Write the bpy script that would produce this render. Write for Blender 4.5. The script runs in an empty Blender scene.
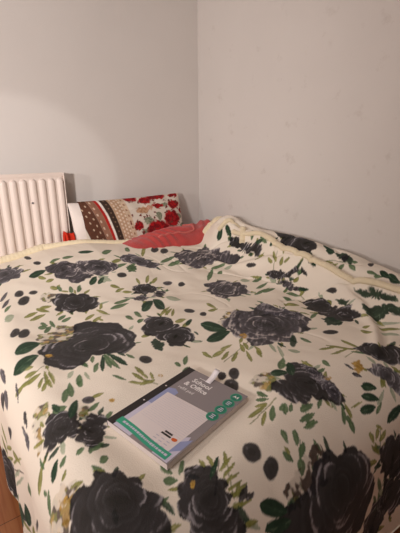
import bpy, bmesh, math
import numpy as np
from mathutils import Vector, Matrix

C = bpy.context.scene.collection
PI = math.pi

def lin(c):
    """0-255 sRGB -> linear"""
    c = np.asarray(c, float)/255.
    return np.where(c <= .04045, c/12.92, ((c+.055)/1.055)**2.4)

# ---------------------------------------------------------------- helpers
def link(name, me, m=None, parent=None, smooth=True):
    o = bpy.data.objects.new(name, me); C.objects.link(o)
    if m is not None: me.materials.append(m)
    if smooth:
        me.polygons.foreach_set('use_smooth', [True]*len(me.polygons))
    if parent is not None: o.parent = parent
    return o

def obj(name, bm, m=None, parent=None, smooth=False):
    me = bpy.data.meshes.new(name); bm.to_mesh(me); bm.free()
    return link(name, me, m, parent, smooth)

def tag(o, label=None, cat=None, group=None, kind=None):
    if label: o['label'] = label
    if cat: o['category'] = cat
    if group: o['group'] = group
    if kind: o['kind'] = kind
    return o

def thing(name, label, cat, loc=(0, 0, 0)):
    o = bpy.data.objects.new(name, None); C.objects.link(o); o.location = loc
    return tag(o, label, cat)

def struct(name, bm, m, smooth=False):
    return tag(obj(name, bm, m, None, smooth), kind='structure')

def box(bm, x0, x1, y0, y1, z0, z1, bev=0, seg=3):
    r = bmesh.ops.create_cube(bm, size=1)
    bmesh.ops.scale(bm, vec=(x1-x0, y1-y0, z1-z0), verts=r['verts'])
    bmesh.ops.translate(bm, vec=((x0+x1)/2, (y0+y1)/2, (z0+z1)/2), verts=r['verts'])
    if bev:
        es = list({e for v in r['verts'] for e in v.link_edges})
        bmesh.ops.bevel(bm, geom=es, offset=bev, segments=seg, affect='EDGES', profile=.5)
    return bm

def tube(bm, pts, r, n=10, rfun=None, flat=1.0):
    """round tube through points, closed ends"""
    P = [Vector(p) for p in pts]; rings = []
    for i, p in enumerate(P):
        d = (P[min(i+1, len(P)-1)]-P[max(i-1, 0)]).normalized()
        up = Vector((0, 0, 1)) if abs(d.z) < .95 else Vector((1, 0, 0))
        a = d.cross(up).normalized(); b = a.cross(d).normalized()
        rr = rfun(i) if rfun else r
        rings.append([bm.verts.new(p+a*rr*math.cos(2*PI*k/n)+b*rr*flat*math.sin(2*PI*k/n)) for k in range(n)])
    for A, B in zip(rings[:-1], rings[1:]):
        for k in range(n):
            bm.faces.new((A[k], A[(k+1) % n], B[(k+1) % n], B[k]))
    bm.faces.new(rings[0][::-1]); bm.faces.new(rings[-1])
    return bm

def grid_mesh(name, X, Y, Z, col=None):
    n, m = X.shape
    co = np.stack([X, Y, Z], -1).reshape(-1, 3)
    i = np.arange(n*m).reshape(n, m)
    q = np.stack([i[:-1, :-1], i[1:, :-1], i[1:, 1:], i[:-1, 1:]], -1).reshape(-1, 4)
    me = bpy.data.meshes.new(name)
    me.vertices.add(len(co)); me.vertices.foreach_set('co', co.ravel())
    me.loops.add(q.size); me.loops.foreach_set('vertex_index', q.ravel().astype(np.int32))
    me.polygons.add(len(q)); me.polygons.foreach_set('loop_start', np.arange(0, q.size, 4, dtype=np.int32))
    try: me.polygons.foreach_set('loop_total', np.full(len(q), 4, np.int32))
    except Exception: pass
    me.update(calc_edges=True)
    if col is not None: set_col(me, col)
    me.validate()
    return me

def set_col(me, col):
    a = me.color_attributes.new('dye', 'FLOAT_COLOR', 'POINT')
    c = np.concatenate([col.reshape(-1, 3), np.ones((col.reshape(-1, 3).shape[0], 1))], 1)
    a.data.foreach_set('color', c.ravel().astype(np.float32))

# ---------------------------------------------------------------- blanket surface
ZB = 0.54                        # top of the made bed
XF, YF, RB, RFT = -1.425, -1.65, 0.13, 0.22  # where the cloth starts to bend over the side / the foot
YHEAD = -0.16

def vnoise(x, y, seed=0):
    rng = np.random.RandomState(seed)
    G = rng.rand(64, 64)
    xi = np.floor(x).astype(int); yi = np.floor(y).astype(int)
    fx = x - xi; fy = y - yi
    fx = fx*fx*(3-2*fx); fy = fy*fy*(3-2*fy)
    a = G[xi % 64, yi % 64]; b = G[(xi+1) % 64, yi % 64]
    c = G[xi % 64, (yi+1) % 64]; d = G[(xi+1) % 64, (yi+1) % 64]
    return (a*(1-fx)+b*fx)*(1-fy) + (c*(1-fx)+d*fx)*fy

def fbm(x, y, seed=0, o=3):
    v = 0; a = .5; n = 0
    for k in range(o):
        v = v + a*vnoise(x*2**k, y*2**k, seed+k*7); n += a; a *= .5
    return v/n

def sm(a, b, x):
    k = np.clip((x-a)/(b-a), 0, 1)
    return k*k*(3-2*k)

HEAD_X = [-1.7, -1.15, -.95, -.72, -.5, -.30, -.18, 0]
HEAD_Y = [-.165, -.165, -.26, -.33, -.37, -.37, -.40, -.42]

def bend(a, R=RB):
    q = R*math.pi/2
    k = np.clip(a, 0, q)/R
    out = R*np.sin(k); drop = R*(1-np.cos(k)) + np.clip(a-q, 0, None)
    return out, drop

def seg_d(x, y, pts):
    best = np.full(np.shape(x), 9.); side = np.zeros(np.shape(x))
    for (ax, ay), (bx, by) in zip(pts[:-1], pts[1:]):
        ux, uy = bx-ax, by-ay; L = ux*ux+uy*uy
        k = np.clip(((x-ax)*ux+(y-ay)*uy)/L, 0, 1)
        dx = x-ax-k*ux; dy = y-ay-k*uy
        d = np.hypot(dx, dy); s = np.sign(ux*dy-uy*dx)
        m = d < best
        best = np.where(m, d, best); side = np.where(m, s, side)
    return best, side

FOLD_A = [(-.20,-.52), (-.178,-.741), (-.215,-.972), (-.226,-1.178), (-.238,-1.395), (-.206,-1.592), (-.19,-1.75)]
FOLD_B = [(-.238,-1.034), (-.237,-1.157), (-.249,-1.306), (-.276,-1.402), (-.300,-1.498), (-.388,-1.604), (-.525,-1.696)]
FOLD_C = [(-.40,-.62), (-.33,-.78), (-.26,-.95)]
PAD_O = (-1.3726, -1.4883, .5421); PAD_U = (.21620, -.97625, -.01398); PAD_V = (.97625, .21620, .01786); PAD_H = .017

def bump(X, Y):
    head = np.interp(X, [-1.5, -1.35, -1.165, -.95, -.74, -.3, 0], [.07, .10, .13, .142, .124, .09, .09])*sm(-.88, -.30, Y)
    R = np.interp(Y, [-2.0, -1.85, -1.6, -1.53, -1.27, -1.0, -.75, -.5, -.35, -.2],
                     [.02, .05, .105, .125, .175, .195, .195, .195, .185, .14])
    ridge = R*sm(-.38, -.12, X)*(1-.35*sm(-.10, -.02, X))
    heap = .190*np.exp(-(((X+.16)/.12)**2+((Y+.50)/.13)**2)**1.3)
    b = (head**3+ridge**3+heap**3)**(1/3)
    # layers and folds
    for pts, h, w in ((FOLD_A, .020, .022), (FOLD_B, .014, .02), (FOLD_C, .014, .02)):
        d, s = seg_d(X, Y, pts)
        b = b + h*np.exp(-(d/w)**2)
        if pts is FOLD_A:
            b = b - .014*np.exp(-(np.clip(d-.03, 0, None)/.02)**2)*(s > 0)*(d > .02)
        else:
            b = b - .007*np.exp(-((d-.03)/.015)**2)*(s > 0)
    # soft undulation of a thick plush cloth
    wv = (fbm(X*3.1+4, Y*3.1+9, 3, 3)-.5)
    b = b + .030*wv
    b = b + .007*(fbm(X*14+Y*5, Y*9+3, 11, 2)-.5)
    cr = np.abs(fbm(X*7+2, Y*5+X*3, 23, 2)-.5)
    near = sm(-.9, -.1, X)*sm(-1.9, -1.3, Y)
    b = b - (.013*near)*np.clip(1-cr/.07, 0, 1)**2
    return b

def surf(s, t):
    """fabric coordinates (metres) -> position in the room"""
    outx, dropx = bend(XF - s)
    X = np.where(s < XF, XF - outx, s)
    yh = np.interp(X, HEAD_X, HEAD_Y)
    Y0 = np.where(t > -1.0, -1.0 + (t+1.0)*(yh+1.0)/(YHEAD+1.0), t)
    outy, dropy = bend(YF - t, RFT)
    Y = np.where(t < YF, YF - outy, Y0)
    Z = ZB + bump(X, Y)
    # the pad presses the plush flat
    qx, qy = X-PAD_O[0], Y-PAD_O[1]
    pu = qx*PAD_U[0]+qy*PAD_U[1]; pv = qx*PAD_V[0]+qy*PAD_V[1]
    pz = PAD_O[2]+pu*PAD_U[2]+pv*PAD_V[2]-PAD_H-.0015
    dd = np.hypot(np.clip(np.abs(pu-.105)-.105, 0, None), np.clip(np.abs(pv-.1485)-.1485, 0, None))
    k = 1-sm(.004, .10, dd)
    Z = Z*(1-k)+pz*k
    # rolled rim towards the pillows and the wall
    rr = .035
    hb = np.clip(t - YHEAD, 0, None)
    k = np.clip(hb/rr, 0, math.pi/2)
    Y = Y + rr*np.sin(k); Z = Z - rr*(1-np.cos(k)) - np.clip(hb-rr*math.pi/2, 0, None)
    wb = np.clip(s + .055, 0, None); k = np.clip(wb/rr, 0, math.pi/2)
    X = np.where(s > -.055, -.055 + rr*np.sin(k), X); Z = Z - rr*(1-np.cos(k)) - np.clip(wb-rr*math.pi/2, 0, None)
    # hanging part: gentle pleats
    fx = sm(.05, .35, dropx); fy = sm(.05, .35, dropy)
    X = X + fx*.010*np.sin(t*17+1+2*np.sin(t*5)) - .012*fx*dropx
    Y = Y + fy*.018*np.sin(s*15+2*np.sin(s*4)) - .06*fy*dropy
    Z = Z - np.sqrt(dropx**2+dropy**2+.6*dropx*dropy)
    Z = np.maximum(Z, .035)
    return X, Y, Z
S0, S1, T0, T1 = XF-.56, -.055+.09, YF-.70, YHEAD+.10

# ---------------------------------------------------------------- materials
def mat(name, col, rough=.6, bump=0, bscale=80, var=0, vscale=6, sheen=0, metal=0, attr=False, var2=None, spec=.5):
    m = bpy.data.materials.new(name); m.use_nodes = True
    nt = m.node_tree; N = nt.nodes; L = nt.links; b = N['Principled BSDF']
    b.inputs['Roughness'].default_value = rough; b.inputs['Metallic'].default_value = metal
    b.inputs['Specular IOR Level'].default_value = spec
    c = lin(col); b.inputs['Base Color'].default_value = (*c, 1)
    tc = N.new('ShaderNodeTexCoord'); src = None
    if attr:
        a = N.new('ShaderNodeAttribute'); a.attribute_name = 'dye'; src = a.outputs['Color']
    if var:
        nz = N.new('ShaderNodeTexNoise'); nz.inputs['Scale'].default_value = vscale; nz.inputs['Detail'].default_value = 5
        L.new(tc.outputs['Object'], nz.inputs['Vector'])
        mx = N.new('ShaderNodeMix'); mx.data_type = 'RGBA'
        cr = N.new('ShaderNodeMapRange'); cr.inputs['From Min'].default_value = .35; cr.inputs['From Max'].default_value = .7
        cr.inputs['To Min'].default_value = 0; cr.inputs['To Max'].default_value = var
        L.new(nz.outputs['Fac'], cr.inputs['Value']); L.new(cr.outputs['Result'], mx.inputs['Factor'])
        if src: L.new(src, mx.inputs['A'])
        else: mx.inputs['A'].default_value = (*c, 1)
        mx.inputs['B'].default_value = (*lin(var2 if var2 is not None else [k*.8 for k in col]), 1)
        src = mx.outputs['Result']
    if src: L.new(src, b.inputs['Base Color'])
    if sheen:
        b.inputs['Sheen Weight'].default_value = sheen; b.inputs['Sheen Roughness'].default_value = .45
    if bump:
        nb = N.new('ShaderNodeTexNoise'); nb.inputs['Scale'].default_value = bscale; nb.inputs['Detail'].default_value = 4
        L.new(tc.outputs['Object'], nb.inputs['Vector'])
        bp = N.new('ShaderNodeBump'); bp.inputs['Strength'].default_value = bump; bp.inputs['Distance'].default_value = .004
        L.new(nb.outputs['Fac'], bp.inputs['Height']); L.new(bp.outputs['Normal'], b.inputs['Normal'])
    return m

M_wall = mat('painted_plaster', (214, 207, 201), .75, bump=.12, bscale=35, var=.35, vscale=2.2, var2=(205, 198, 192), spec=.25)
# faint scuffs on the wall
def scuffs(m):
    nt = m.node_tree; N = nt.nodes; L = nt.links; b = N['Principled BSDF']
    old = b.inputs['Base Color'].links[0].from_socket
    tc = N.new('ShaderNodeTexCoord'); mp = N.new('ShaderNodeMapping'); mp.inputs['Scale'].default_value = (1.3, 1.3, 1.3)
    L.new(tc.outputs['Object'], mp.inputs['Vector'])
    nz = N.new('ShaderNodeTexNoise'); nz.inputs['Scale'].default_value = 8; nz.inputs['Detail'].default_value = 7; nz.inputs['Roughness'].default_value = .65
    L.new(mp.outputs['Vector'], nz.inputs['Vector'])
    mr = N.new('ShaderNodeMapRange'); mr.inputs['From Min'].default_value = .60; mr.inputs['From Max'].default_value = .74; mr.inputs['To Max'].default_value = .38
    L.new(nz.outputs['Fac'], mr.inputs['Value'])
    mx = N.new('ShaderNodeMix'); mx.data_type = 'RGBA'; L.new(mr.outputs['Result'], mx.inputs['Factor'])
    L.new(old, mx.inputs['A']); mx.inputs['B'].default_value = (*lin((176, 162, 152)), 1)
    L.new(mx.outputs['Result'], b.inputs['Base Color'])
M_wall2 = M_wall.copy(); M_wall2.name = 'scuffed_plaster'; scuffs(M_wall2)
M_wall3 = mat('low_bounce_taupe', (138, 126, 118), .8, bump=.12, bscale=35, var=.3)  # tone of the unseen walls, darkened so they bounce less light
M_ceil = mat('ceiling_paint', (186, 180, 174), .8, var=.1)
M_trim = mat('white_gloss_trim', (225, 216, 206), .35)
M_rad = mat('radiator_enamel', (226, 210, 199), .38, bump=.03, bscale=20)
M_badge = mat('badge_grey', (110, 105, 105), .4)
M_metal = mat('chrome', (190, 190, 190), .25, metal=1)
M_cream = mat('cream_plush_binding', (238, 222, 190), .95, bump=.8, bscale=260, sheen=.3, var=.5, vscale=40, var2=(226, 208, 172), spec=.1)
M_blank = mat('floral_plush', (235, 222, 204), .9, bump=.4, bscale=330, sheen=.06, attr=True, spec=.12)
M_case = mat('printed_cotton', (220, 210, 200), .85, bump=.3, bscale=500, attr=True, spec=.15)
M_white = mat('white_cotton', (226, 214, 206), .85, bump=.4, bscale=60, spec=.15)
M_red = mat('coral_fleece', (196, 78, 74), .95, bump=.8, bscale=240, sheen=.3, var=.6, vscale=14, var2=(170, 58, 58), spec=.1)
M_redhem = mat('coral_binding', (205, 104, 96), .9, bump=.6, bscale=240, sheen=.3, spec=.1)
M_redsheet = mat('red_cotton', (196, 52, 34), .85, bump=.3, bscale=200, spec=.1)
M_matt = mat('mattress_ticking', (216, 208, 198), .85, bump=.4, bscale=120)
M_frame = mat('dark_bed_base', (70, 58, 50), .7, bump=.2)

def wood():
    m = bpy.data.materials.new('oak_laminate'); m.use_nodes = True
    nt = m.node_tree; N = nt.nodes; L = nt.links; b = N['Principled BSDF']
    b.inputs['Roughness'].default_value = .38
    tc = N.new('ShaderNodeTexCoord'); mp = N.new('ShaderNodeMapping'); mp.inputs['Rotation'].default_value = (0, 0, PI/2)
    L.new(tc.outputs['Object'], mp.inputs['Vector'])
    br = N.new('ShaderNodeTexBrick'); br.inputs['Scale'].default_value = 1
    br.inputs['Brick Width'].default_value = 1.1; br.inputs['Row Height'].default_value = .19
    br.inputs['Mortar Size'].default_value = .0015
    br.inputs['Color1'].default_value = (*lin((172, 112, 68)), 1); br.inputs['Color2'].default_value = (*lin((160, 100, 58)), 1)
    br.inputs['Mortar'].default_value = (*lin((84, 48, 28)), 1)
    L.new(mp.outputs['Vector'], br.inputs['Vector'])
    m2 = N.new('ShaderNodeMapping'); m2.inputs['Scale'].default_value = (28, 1.6, 1)
    L.new(tc.outputs['Object'], m2.inputs['Vector'])
    nz = N.new('ShaderNodeTexNoise'); nz.inputs['Scale'].default_value = 2.2; nz.inputs['Detail'].default_value = 7; nz.inputs['Distortion'].default_value = .6
    L.new(m2.outputs['Vector'], nz.inputs['Vector'])
    mx = N.new('ShaderNodeMix'); mx.data_type = 'RGBA'; mx.blend_type = 'MULTIPLY'
    mr = N.new('ShaderNodeMapRange'); mr.inputs['From Min'].default_value = .42; mr.inputs['From Max'].default_value = .7; mr.inputs['To Max'].default_value = .75
    L.new(nz.outputs['Fac'], mr.inputs['Value']); L.new(mr.outputs['Result'], mx.inputs['Factor'])
    L.new(br.outputs['Color'], mx.inputs['A']); mx.inputs['B'].default_value = (*lin((205, 160, 125)), 1)
    L.new(mx.outputs['Result'], b.inputs['Base Color'])
    return m
M_floor = wood()

# ---------------------------------------------------------------- room
RX0, RY0, RH = -4.7, -4.9, 2.6
bm = bmesh.new(); box(bm, RX0-.1, .1, RY0-.1, .1, -.1, 0); struct('floor', bm, M_floor)
bm = bmesh.new(); box(bm, RX0-.1, .1, RY0-.1, .1, RH, RH+.1); struct('ceiling', bm, M_ceil)
bm = bmesh.new(); box(bm, RX0-.1, .1, 0, .12, 0, RH); struct('wall_back', bm, M_wall)
bm = bmesh.new(); box(bm, 0, .12, RY0, 0, 0, RH); struct('wall_right', bm, M_wall2)
bm = bmesh.new(); box(bm, RX0-.12, RX0, RY0, 0, 0, RH); struct('wall_left', bm, M_wall3)
bm = bmesh.new(); box(bm, RX0, 0, RY0-.12, RY0, 0, RH); struct('wall_front', bm, M_wall3)
def skirting(bm, along_x):
    # moulded profile (depth, height)
    pr = [(0, 0), (.016, 0), (.016, .085), (.012, .098), (.006, .104), (.004, .115), (0, .115)]
    ring = []
    for e in (0, 1):
        if along_x: ring.append([bm.verts.new(((RX0, 0)[e], -d, h)) for d, h in pr])
        else: ring.append([bm.verts.new((-d, (RY0, -.016)[e], h)) for d, h in pr])
    n = len(pr)
    for k in range(n): bm.faces.new((ring[0][k], ring[0][(k+1) % n], ring[1][(k+1) % n], ring[1][k]))
    bm.faces.new(ring[0][::-1]); bm.faces.new(ring[1])
    return bm
bm = skirting(bmesh.new(), True); bmesh.ops.recalc_face_normals(bm, faces=bm.faces); struct('baseboard_back', bm, M_trim)
bm = skirting(bmesh.new(), False); bmesh.ops.recalc_face_normals(bm, faces=bm.faces); struct('baseboard_right', bm, M_trim)

# ---------------------------------------------------------------- radiator
RXR, RXL, RYF, RZ0, RZ1 = -.978, -1.93, -.105, .37, 1.047
rad = thing('radiator', 'white ribbed panel radiator on the wall at the left, behind the bed head', 'radiator', ((RXR+RXL)/2, -.07, RZ0))
rloc = Vector(rad.location)
def rel(o, base):   # geometry is written in room coordinates
    o.data.transform(Matrix.Translation(-Vector(base))); return o
def flutes(front):
    """pressed panel: rounded ribs with rounded ends, as one sheet with thickness"""
    pitch = .0475; n = int((RXR-RXL)/pitch)
    xs = np.arange(RXL+.004, RXR-.004+1e-6, pitch/14); xs[-1] = RXR-.004
    zs = np.concatenate([np.linspace(RZ0, RZ0+.06, 14), np.linspace(RZ0+.075, RZ1-.075, 10), np.linspace(RZ1-.06, RZ1, 22)])
    X, Zz = np.meshgrid(xs, zs, indexing='ij')
    ph = ((RXR-.022-X)/pitch); d = np.abs(ph-np.round(ph))*pitch
    w = .0165
    lo, hi = RZ0+.030+w, RZ1-.022-w
    dz = np.clip(np.maximum(lo-Zz, Zz-hi), 0, None)
    r = np.hypot(d, dz)
    hgt = .0125*np.sqrt(np.clip(1-(r/w)**2, 0, 1))**.9
    edge = np.minimum(np.minimum(X-xs[0], xs[-1]-X), np.minimum(Zz-RZ0, RZ1-Zz))
    hgt = hgt - .006*(1-sm(0, .008, edge))
    Yy = -hgt if front else hgt
    base = (RYF+.0125) if front else -.052
    return grid_mesh('panel', X, base+Yy, Zz)

# printed pattern in cloth coordinates (metres)
ROSES = [
('grey', [(-1.385,-0.280),(-1.349,-0.280),(-1.325,-0.333),(-1.308,-0.393),(-1.332,-0.438),(-1.376,-0.442),(-1.417,-0.437),(-1.458,-0.388),(-1.439,-0.232)]),
('streak', [(-1.216,-0.424),(-1.166,-0.416),(-1.124,-0.425),(-1.101,-0.449),(-1.040,-0.437),(-0.972,-0.437),(-0.918,-0.456),(-0.913,-0.493),(-0.956,-0.544),(-1.017,-0.562),(-1.063,-0.569),(-1.097,-0.603),(-1.150,-0.597),(-1.179,-0.551),(-1.204,-0.486)]),
('olive', [(-1.305,-0.660),(-1.288,-0.632),(-1.257,-0.626),(-1.239,-0.650),(-1.257,-0.691),(-1.289,-0.689)]),
('dark', [(-1.262,-0.681),(-1.242,-0.657),(-1.200,-0.661),(-1.169,-0.683),(-1.128,-0.688),(-1.103,-0.732),(-1.102,-0.785),(-1.137,-0.821),(-1.177,-0.815),(-1.221,-0.790),(-1.256,-0.773),(-1.274,-0.740)]),
('grey', [(-0.863,-0.400),(-0.803,-0.352),(-0.761,-0.376),(-0.731,-0.430),(-0.695,-0.472),(-0.725,-0.514),(-0.779,-0.508),(-0.815,-0.472),(-0.857,-0.454)]),
('green', [(-0.869,-0.507),(-0.833,-0.478),(-0.815,-0.508),(-0.845,-0.558),(-0.878,-0.553)]),
('dark', [(-0.917,-0.693),(-0.874,-0.672),(-0.831,-0.686),(-0.816,-0.732),(-0.845,-0.772),(-0.899,-0.784),(-0.936,-0.758)]),
('grey', [(-0.964,-0.802),(-0.911,-0.778),(-0.899,-0.826),(-0.941,-0.856),(-0.966,-0.826)]),
('streak', [(-0.821,-0.754),(-0.797,-0.778),(-0.845,-0.844),(-0.881,-0.820)]),
('streak', [(-0.539,-0.346),(-0.461,-0.316),(-0.407,-0.346),(-0.311,-0.304),(-0.280,-0.440),(-0.280,-0.582),(-0.287,-0.670),(-0.305,-0.670),(-0.341,-0.568),(-0.461,-0.568),(-0.539,-0.562),(-0.557,-0.502),(-0.569,-0.424)]),
('dark', [(-0.227,-0.475),(-0.215,-0.561),(-0.214,-0.725),(-0.234,-0.828),(-0.269,-0.838),(-0.256,-0.739),(-0.255,-0.629),(-0.250,-0.529)]),
('streak', [(-0.587,-0.796),(-0.509,-0.802),(-0.455,-0.886),(-0.455,-0.994),(-0.485,-1.054),(-0.545,-1.054),(-0.623,-1.060),(-0.647,-1.006),(-0.629,-0.904)]),
('dark', [(-0.101,-0.772),(-0.101,-0.862),(-0.095,-1.006),(-0.095,-1.096),(-0.153,-1.156),(-0.180,-1.139),(-0.186,-1.071),(-0.197,-1.006),(-0.157,-0.875)]),
('dark', [(-0.307,-0.990),(-0.284,-1.036),(-0.282,-1.098),(-0.259,-1.125),(-0.267,-1.146),(-0.295,-1.123),(-0.318,-1.083),(-0.326,-1.025)]),
('streak', [(-0.332,-1.065),(-0.315,-1.112),(-0.311,-1.210),(-0.326,-1.211),(-0.339,-1.152)]),
('darkgreen', [(-0.145,-1.256),(-0.115,-1.282),(-0.139,-1.344),(-0.161,-1.341),(-0.164,-1.291)]),
('darkgreen', [(-0.254,-1.419),(-0.240,-1.468),(-0.228,-1.524),(-0.219,-1.589),(-0.229,-1.600),(-0.248,-1.540),(-0.255,-1.467)]),
('dark', [(-0.383,-1.276),(-0.329,-1.282),(-0.318,-1.324),(-0.331,-1.374),(-0.339,-1.419),(-0.315,-1.447),(-0.317,-1.489),(-0.346,-1.521),(-0.382,-1.520),(-0.403,-1.495),(-0.442,-1.491),(-0.435,-1.450),(-0.431,-1.391),(-0.431,-1.342)]),
('darkgreen', [(-0.459,-1.435),(-0.420,-1.449),(-0.420,-1.494),(-0.459,-1.511),(-0.496,-1.485)]),
('darkgreen', [(-0.303,-1.387),(-0.292,-1.406),(-0.300,-1.440),(-0.317,-1.439),(-0.319,-1.409)]),
('darkgreen', [(-0.297,-1.495),(-0.276,-1.538),(-0.253,-1.576),(-0.247,-1.628),(-0.279,-1.647),(-0.285,-1.596),(-0.318,-1.594),(-0.335,-1.564),(-0.324,-1.531)]),
('dark', [(-0.591,-1.647),(-0.538,-1.646),(-0.514,-1.656),(-0.516,-1.700),(-0.457,-1.703),(-0.426,-1.733),(-0.457,-1.772),(-0.529,-1.769),(-0.553,-1.742),(-0.572,-1.717),(-0.584,-1.678)]),
('grey', [(-0.644,-1.738),(-0.594,-1.731),(-0.571,-1.753),(-0.554,-1.782),(-0.545,-1.807),(-0.588,-1.856),(-0.619,-1.819),(-0.617,-1.786),(-0.640,-1.762)]),
('olive', [(-0.805,-1.221),(-0.736,-1.182),(-0.680,-1.190),(-0.720,-1.247),(-0.799,-1.312),(-0.815,-1.275)]),
('streak', [(-0.783,-1.219),(-0.719,-1.198),(-0.680,-1.202),(-0.627,-1.233),(-0.550,-1.196),(-0.530,-1.251),(-0.514,-1.318),(-0.499,-1.356),(-0.520,-1.417),(-0.581,-1.461),(-0.636,-1.461),(-0.699,-1.488),(-0.753,-1.482),(-0.799,-1.458),(-0.835,-1.437),(-0.829,-1.382),(-0.829,-1.330),(-0.812,-1.277)]),
('grey', [(-0.606,-1.228),(-0.539,-1.186),(-0.523,-1.245),(-0.514,-1.318),(-0.499,-1.356),(-0.540,-1.390),(-0.568,-1.339),(-0.594,-1.284)]),
('olive', [(-1.408,-0.975),(-1.385,-0.909),(-1.337,-0.911),(-1.301,-0.864),(-1.247,-0.897),(-1.285,-0.996),(-1.349,-1.024),(-1.392,-1.010)]),
('dark', [(-1.412,-1.040),(-1.395,-1.000),(-1.361,-0.996),(-1.305,-1.014),(-1.274,-0.940),(-1.245,-0.889),(-1.201,-0.911),(-1.163,-0.936),(-1.119,-1.004),(-1.106,-1.062),(-1.109,-1.123),(-1.134,-1.171),(-1.174,-1.193),(-1.199,-1.244),(-1.216,-1.216),(-1.250,-1.190),(-1.268,-1.193),(-1.293,-1.190),(-1.321,-1.204),(-1.370,-1.213),(-1.404,-1.199),(-1.413,-1.156),(-1.421,-1.100)]),
('dark', [(-1.039,-1.045),(-0.995,-1.028),(-0.961,-1.048),(-0.945,-1.082),(-0.956,-1.148),(-0.938,-1.188),(-0.930,-1.234),(-0.960,-1.269),(-1.001,-1.280),(-1.044,-1.266),(-1.050,-1.230),(-1.059,-1.179),(-1.073,-1.130)]),
('darkgreen', [(-1.091,-1.200),(-1.066,-1.191),(-1.060,-1.241),(-1.082,-1.271),(-1.104,-1.242)]),
('olive', [(-0.987,-1.581),(-0.963,-1.575),(-0.923,-1.583),(-0.909,-1.609),(-0.944,-1.649),(-0.975,-1.650),(-0.983,-1.612)]),
('dark', [(-0.946,-1.636),(-0.915,-1.630),(-0.898,-1.641),(-0.849,-1.601),(-0.807,-1.596),(-0.802,-1.626),(-0.793,-1.655),(-0.796,-1.683),(-0.796,-1.712),(-0.788,-1.735),(-0.804,-1.762),(-0.837,-1.775),(-0.852,-1.757),(-0.863,-1.737),(-0.895,-1.728),(-0.928,-1.732),(-0.950,-1.722),(-0.952,-1.699),(-0.966,-1.677),(-0.962,-1.655)]),
('grey', [(-0.806,-1.610),(-0.793,-1.638),(-0.797,-1.691),(-0.799,-1.744),(-0.820,-1.768),(-0.835,-1.743),(-0.834,-1.691)]),
('yellow', [(-0.664,-1.694),(-0.630,-1.700),(-0.650,-1.728),(-0.682,-1.736),(-0.684,-1.719)]),
('olive', [(-1.517,-1.335),(-1.494,-1.316),(-1.472,-1.324),(-1.476,-1.362),(-1.495,-1.377),(-1.516,-1.398),(-1.528,-1.446),(-1.545,-1.447),(-1.535,-1.400)]),
('dark', [(-1.518,-1.430),(-1.500,-1.391),(-1.479,-1.382),(-1.456,-1.392),(-1.432,-1.414),(-1.427,-1.440),(-1.434,-1.474),(-1.453,-1.501),(-1.467,-1.485),(-1.482,-1.485),(-1.500,-1.480),(-1.519,-1.474)]),
('dark', [(-1.434,-1.474),(-1.416,-1.450),(-1.390,-1.437),(-1.373,-1.445),(-1.368,-1.464),(-1.375,-1.492),(-1.390,-1.521),(-1.413,-1.542),(-1.433,-1.548),(-1.446,-1.533),(-1.450,-1.507)]),
('olive', [(-1.424,-1.419),(-1.402,-1.400),(-1.387,-1.415),(-1.402,-1.440),(-1.422,-1.441)]),
('olive', [(-1.552,-1.581),(-1.526,-1.574),(-1.503,-1.600),(-1.483,-1.613),(-1.485,-1.629),(-1.513,-1.635),(-1.537,-1.657),(-1.564,-1.684),(-1.629,-1.615)]),
('dark', [(-1.541,-1.652),(-1.516,-1.630),(-1.491,-1.621),(-1.462,-1.636),(-1.447,-1.627),(-1.430,-1.637),(-1.407,-1.660),(-1.391,-1.685),(-1.389,-1.707),(-1.392,-1.721),(-1.376,-1.741),(-1.375,-1.767),(-1.382,-1.789),(-1.398,-1.816),(-1.449,-1.812),(-1.514,-1.768),(-1.555,-1.695)]),
('dark', [(-1.973,-1.246),(-1.925,-1.246),(-1.901,-1.246),(-1.883,-1.246),(-1.913,-1.246),(-1.985,-1.246)]),
('dark', [(-1.329,-1.740),(-1.311,-1.718),(-1.292,-1.708),(-1.268,-1.712),(-1.250,-1.732),(-1.245,-1.755),(-1.240,-1.774),(-1.235,-1.792),(-1.236,-1.810),(-1.249,-1.823),(-1.232,-1.840),(-1.225,-1.863),(-1.236,-1.882),(-1.267,-1.888),(-1.328,-1.854),(-1.345,-1.826),(-1.345,-1.808),(-1.354,-1.791),(-1.348,-1.767)]),
('brown', [(-1.114,-1.859),(-1.097,-1.848),(-1.050,-1.844),(-1.016,-1.827),(-0.988,-1.821),(-0.959,-1.831),(-0.948,-1.857),(-0.989,-1.896),(-1.053,-1.905),(-1.101,-1.882)]),
('dark', [(-1.080,-1.892),(-1.048,-1.883),(-1.010,-1.863),(-0.970,-1.845),(-0.943,-1.852),(-0.894,-1.871),(-0.871,-1.869),(-0.852,-1.873),(-0.836,-1.899),(-0.814,-1.945),(-0.795,-1.995),(-0.809,-2.056),(-0.833,-2.103),(-0.891,-2.096),(-0.916,-2.130),(-1.161,-1.959),(-1.156,-1.906),(-1.127,-1.888)]),
('dark', [(-0.760,-1.932),(-0.726,-1.921),(-0.683,-1.938),(-0.647,-1.961),(-0.578,-2.059),(-0.622,-2.112),(-0.720,-2.047),(-0.765,-1.973)]),
('dark', [(-0.725,-2.050),(-0.635,-2.099),(-0.599,-2.197),(-0.674,-2.212),(-0.756,-2.117),(-0.737,-2.083)]),
]
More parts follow.
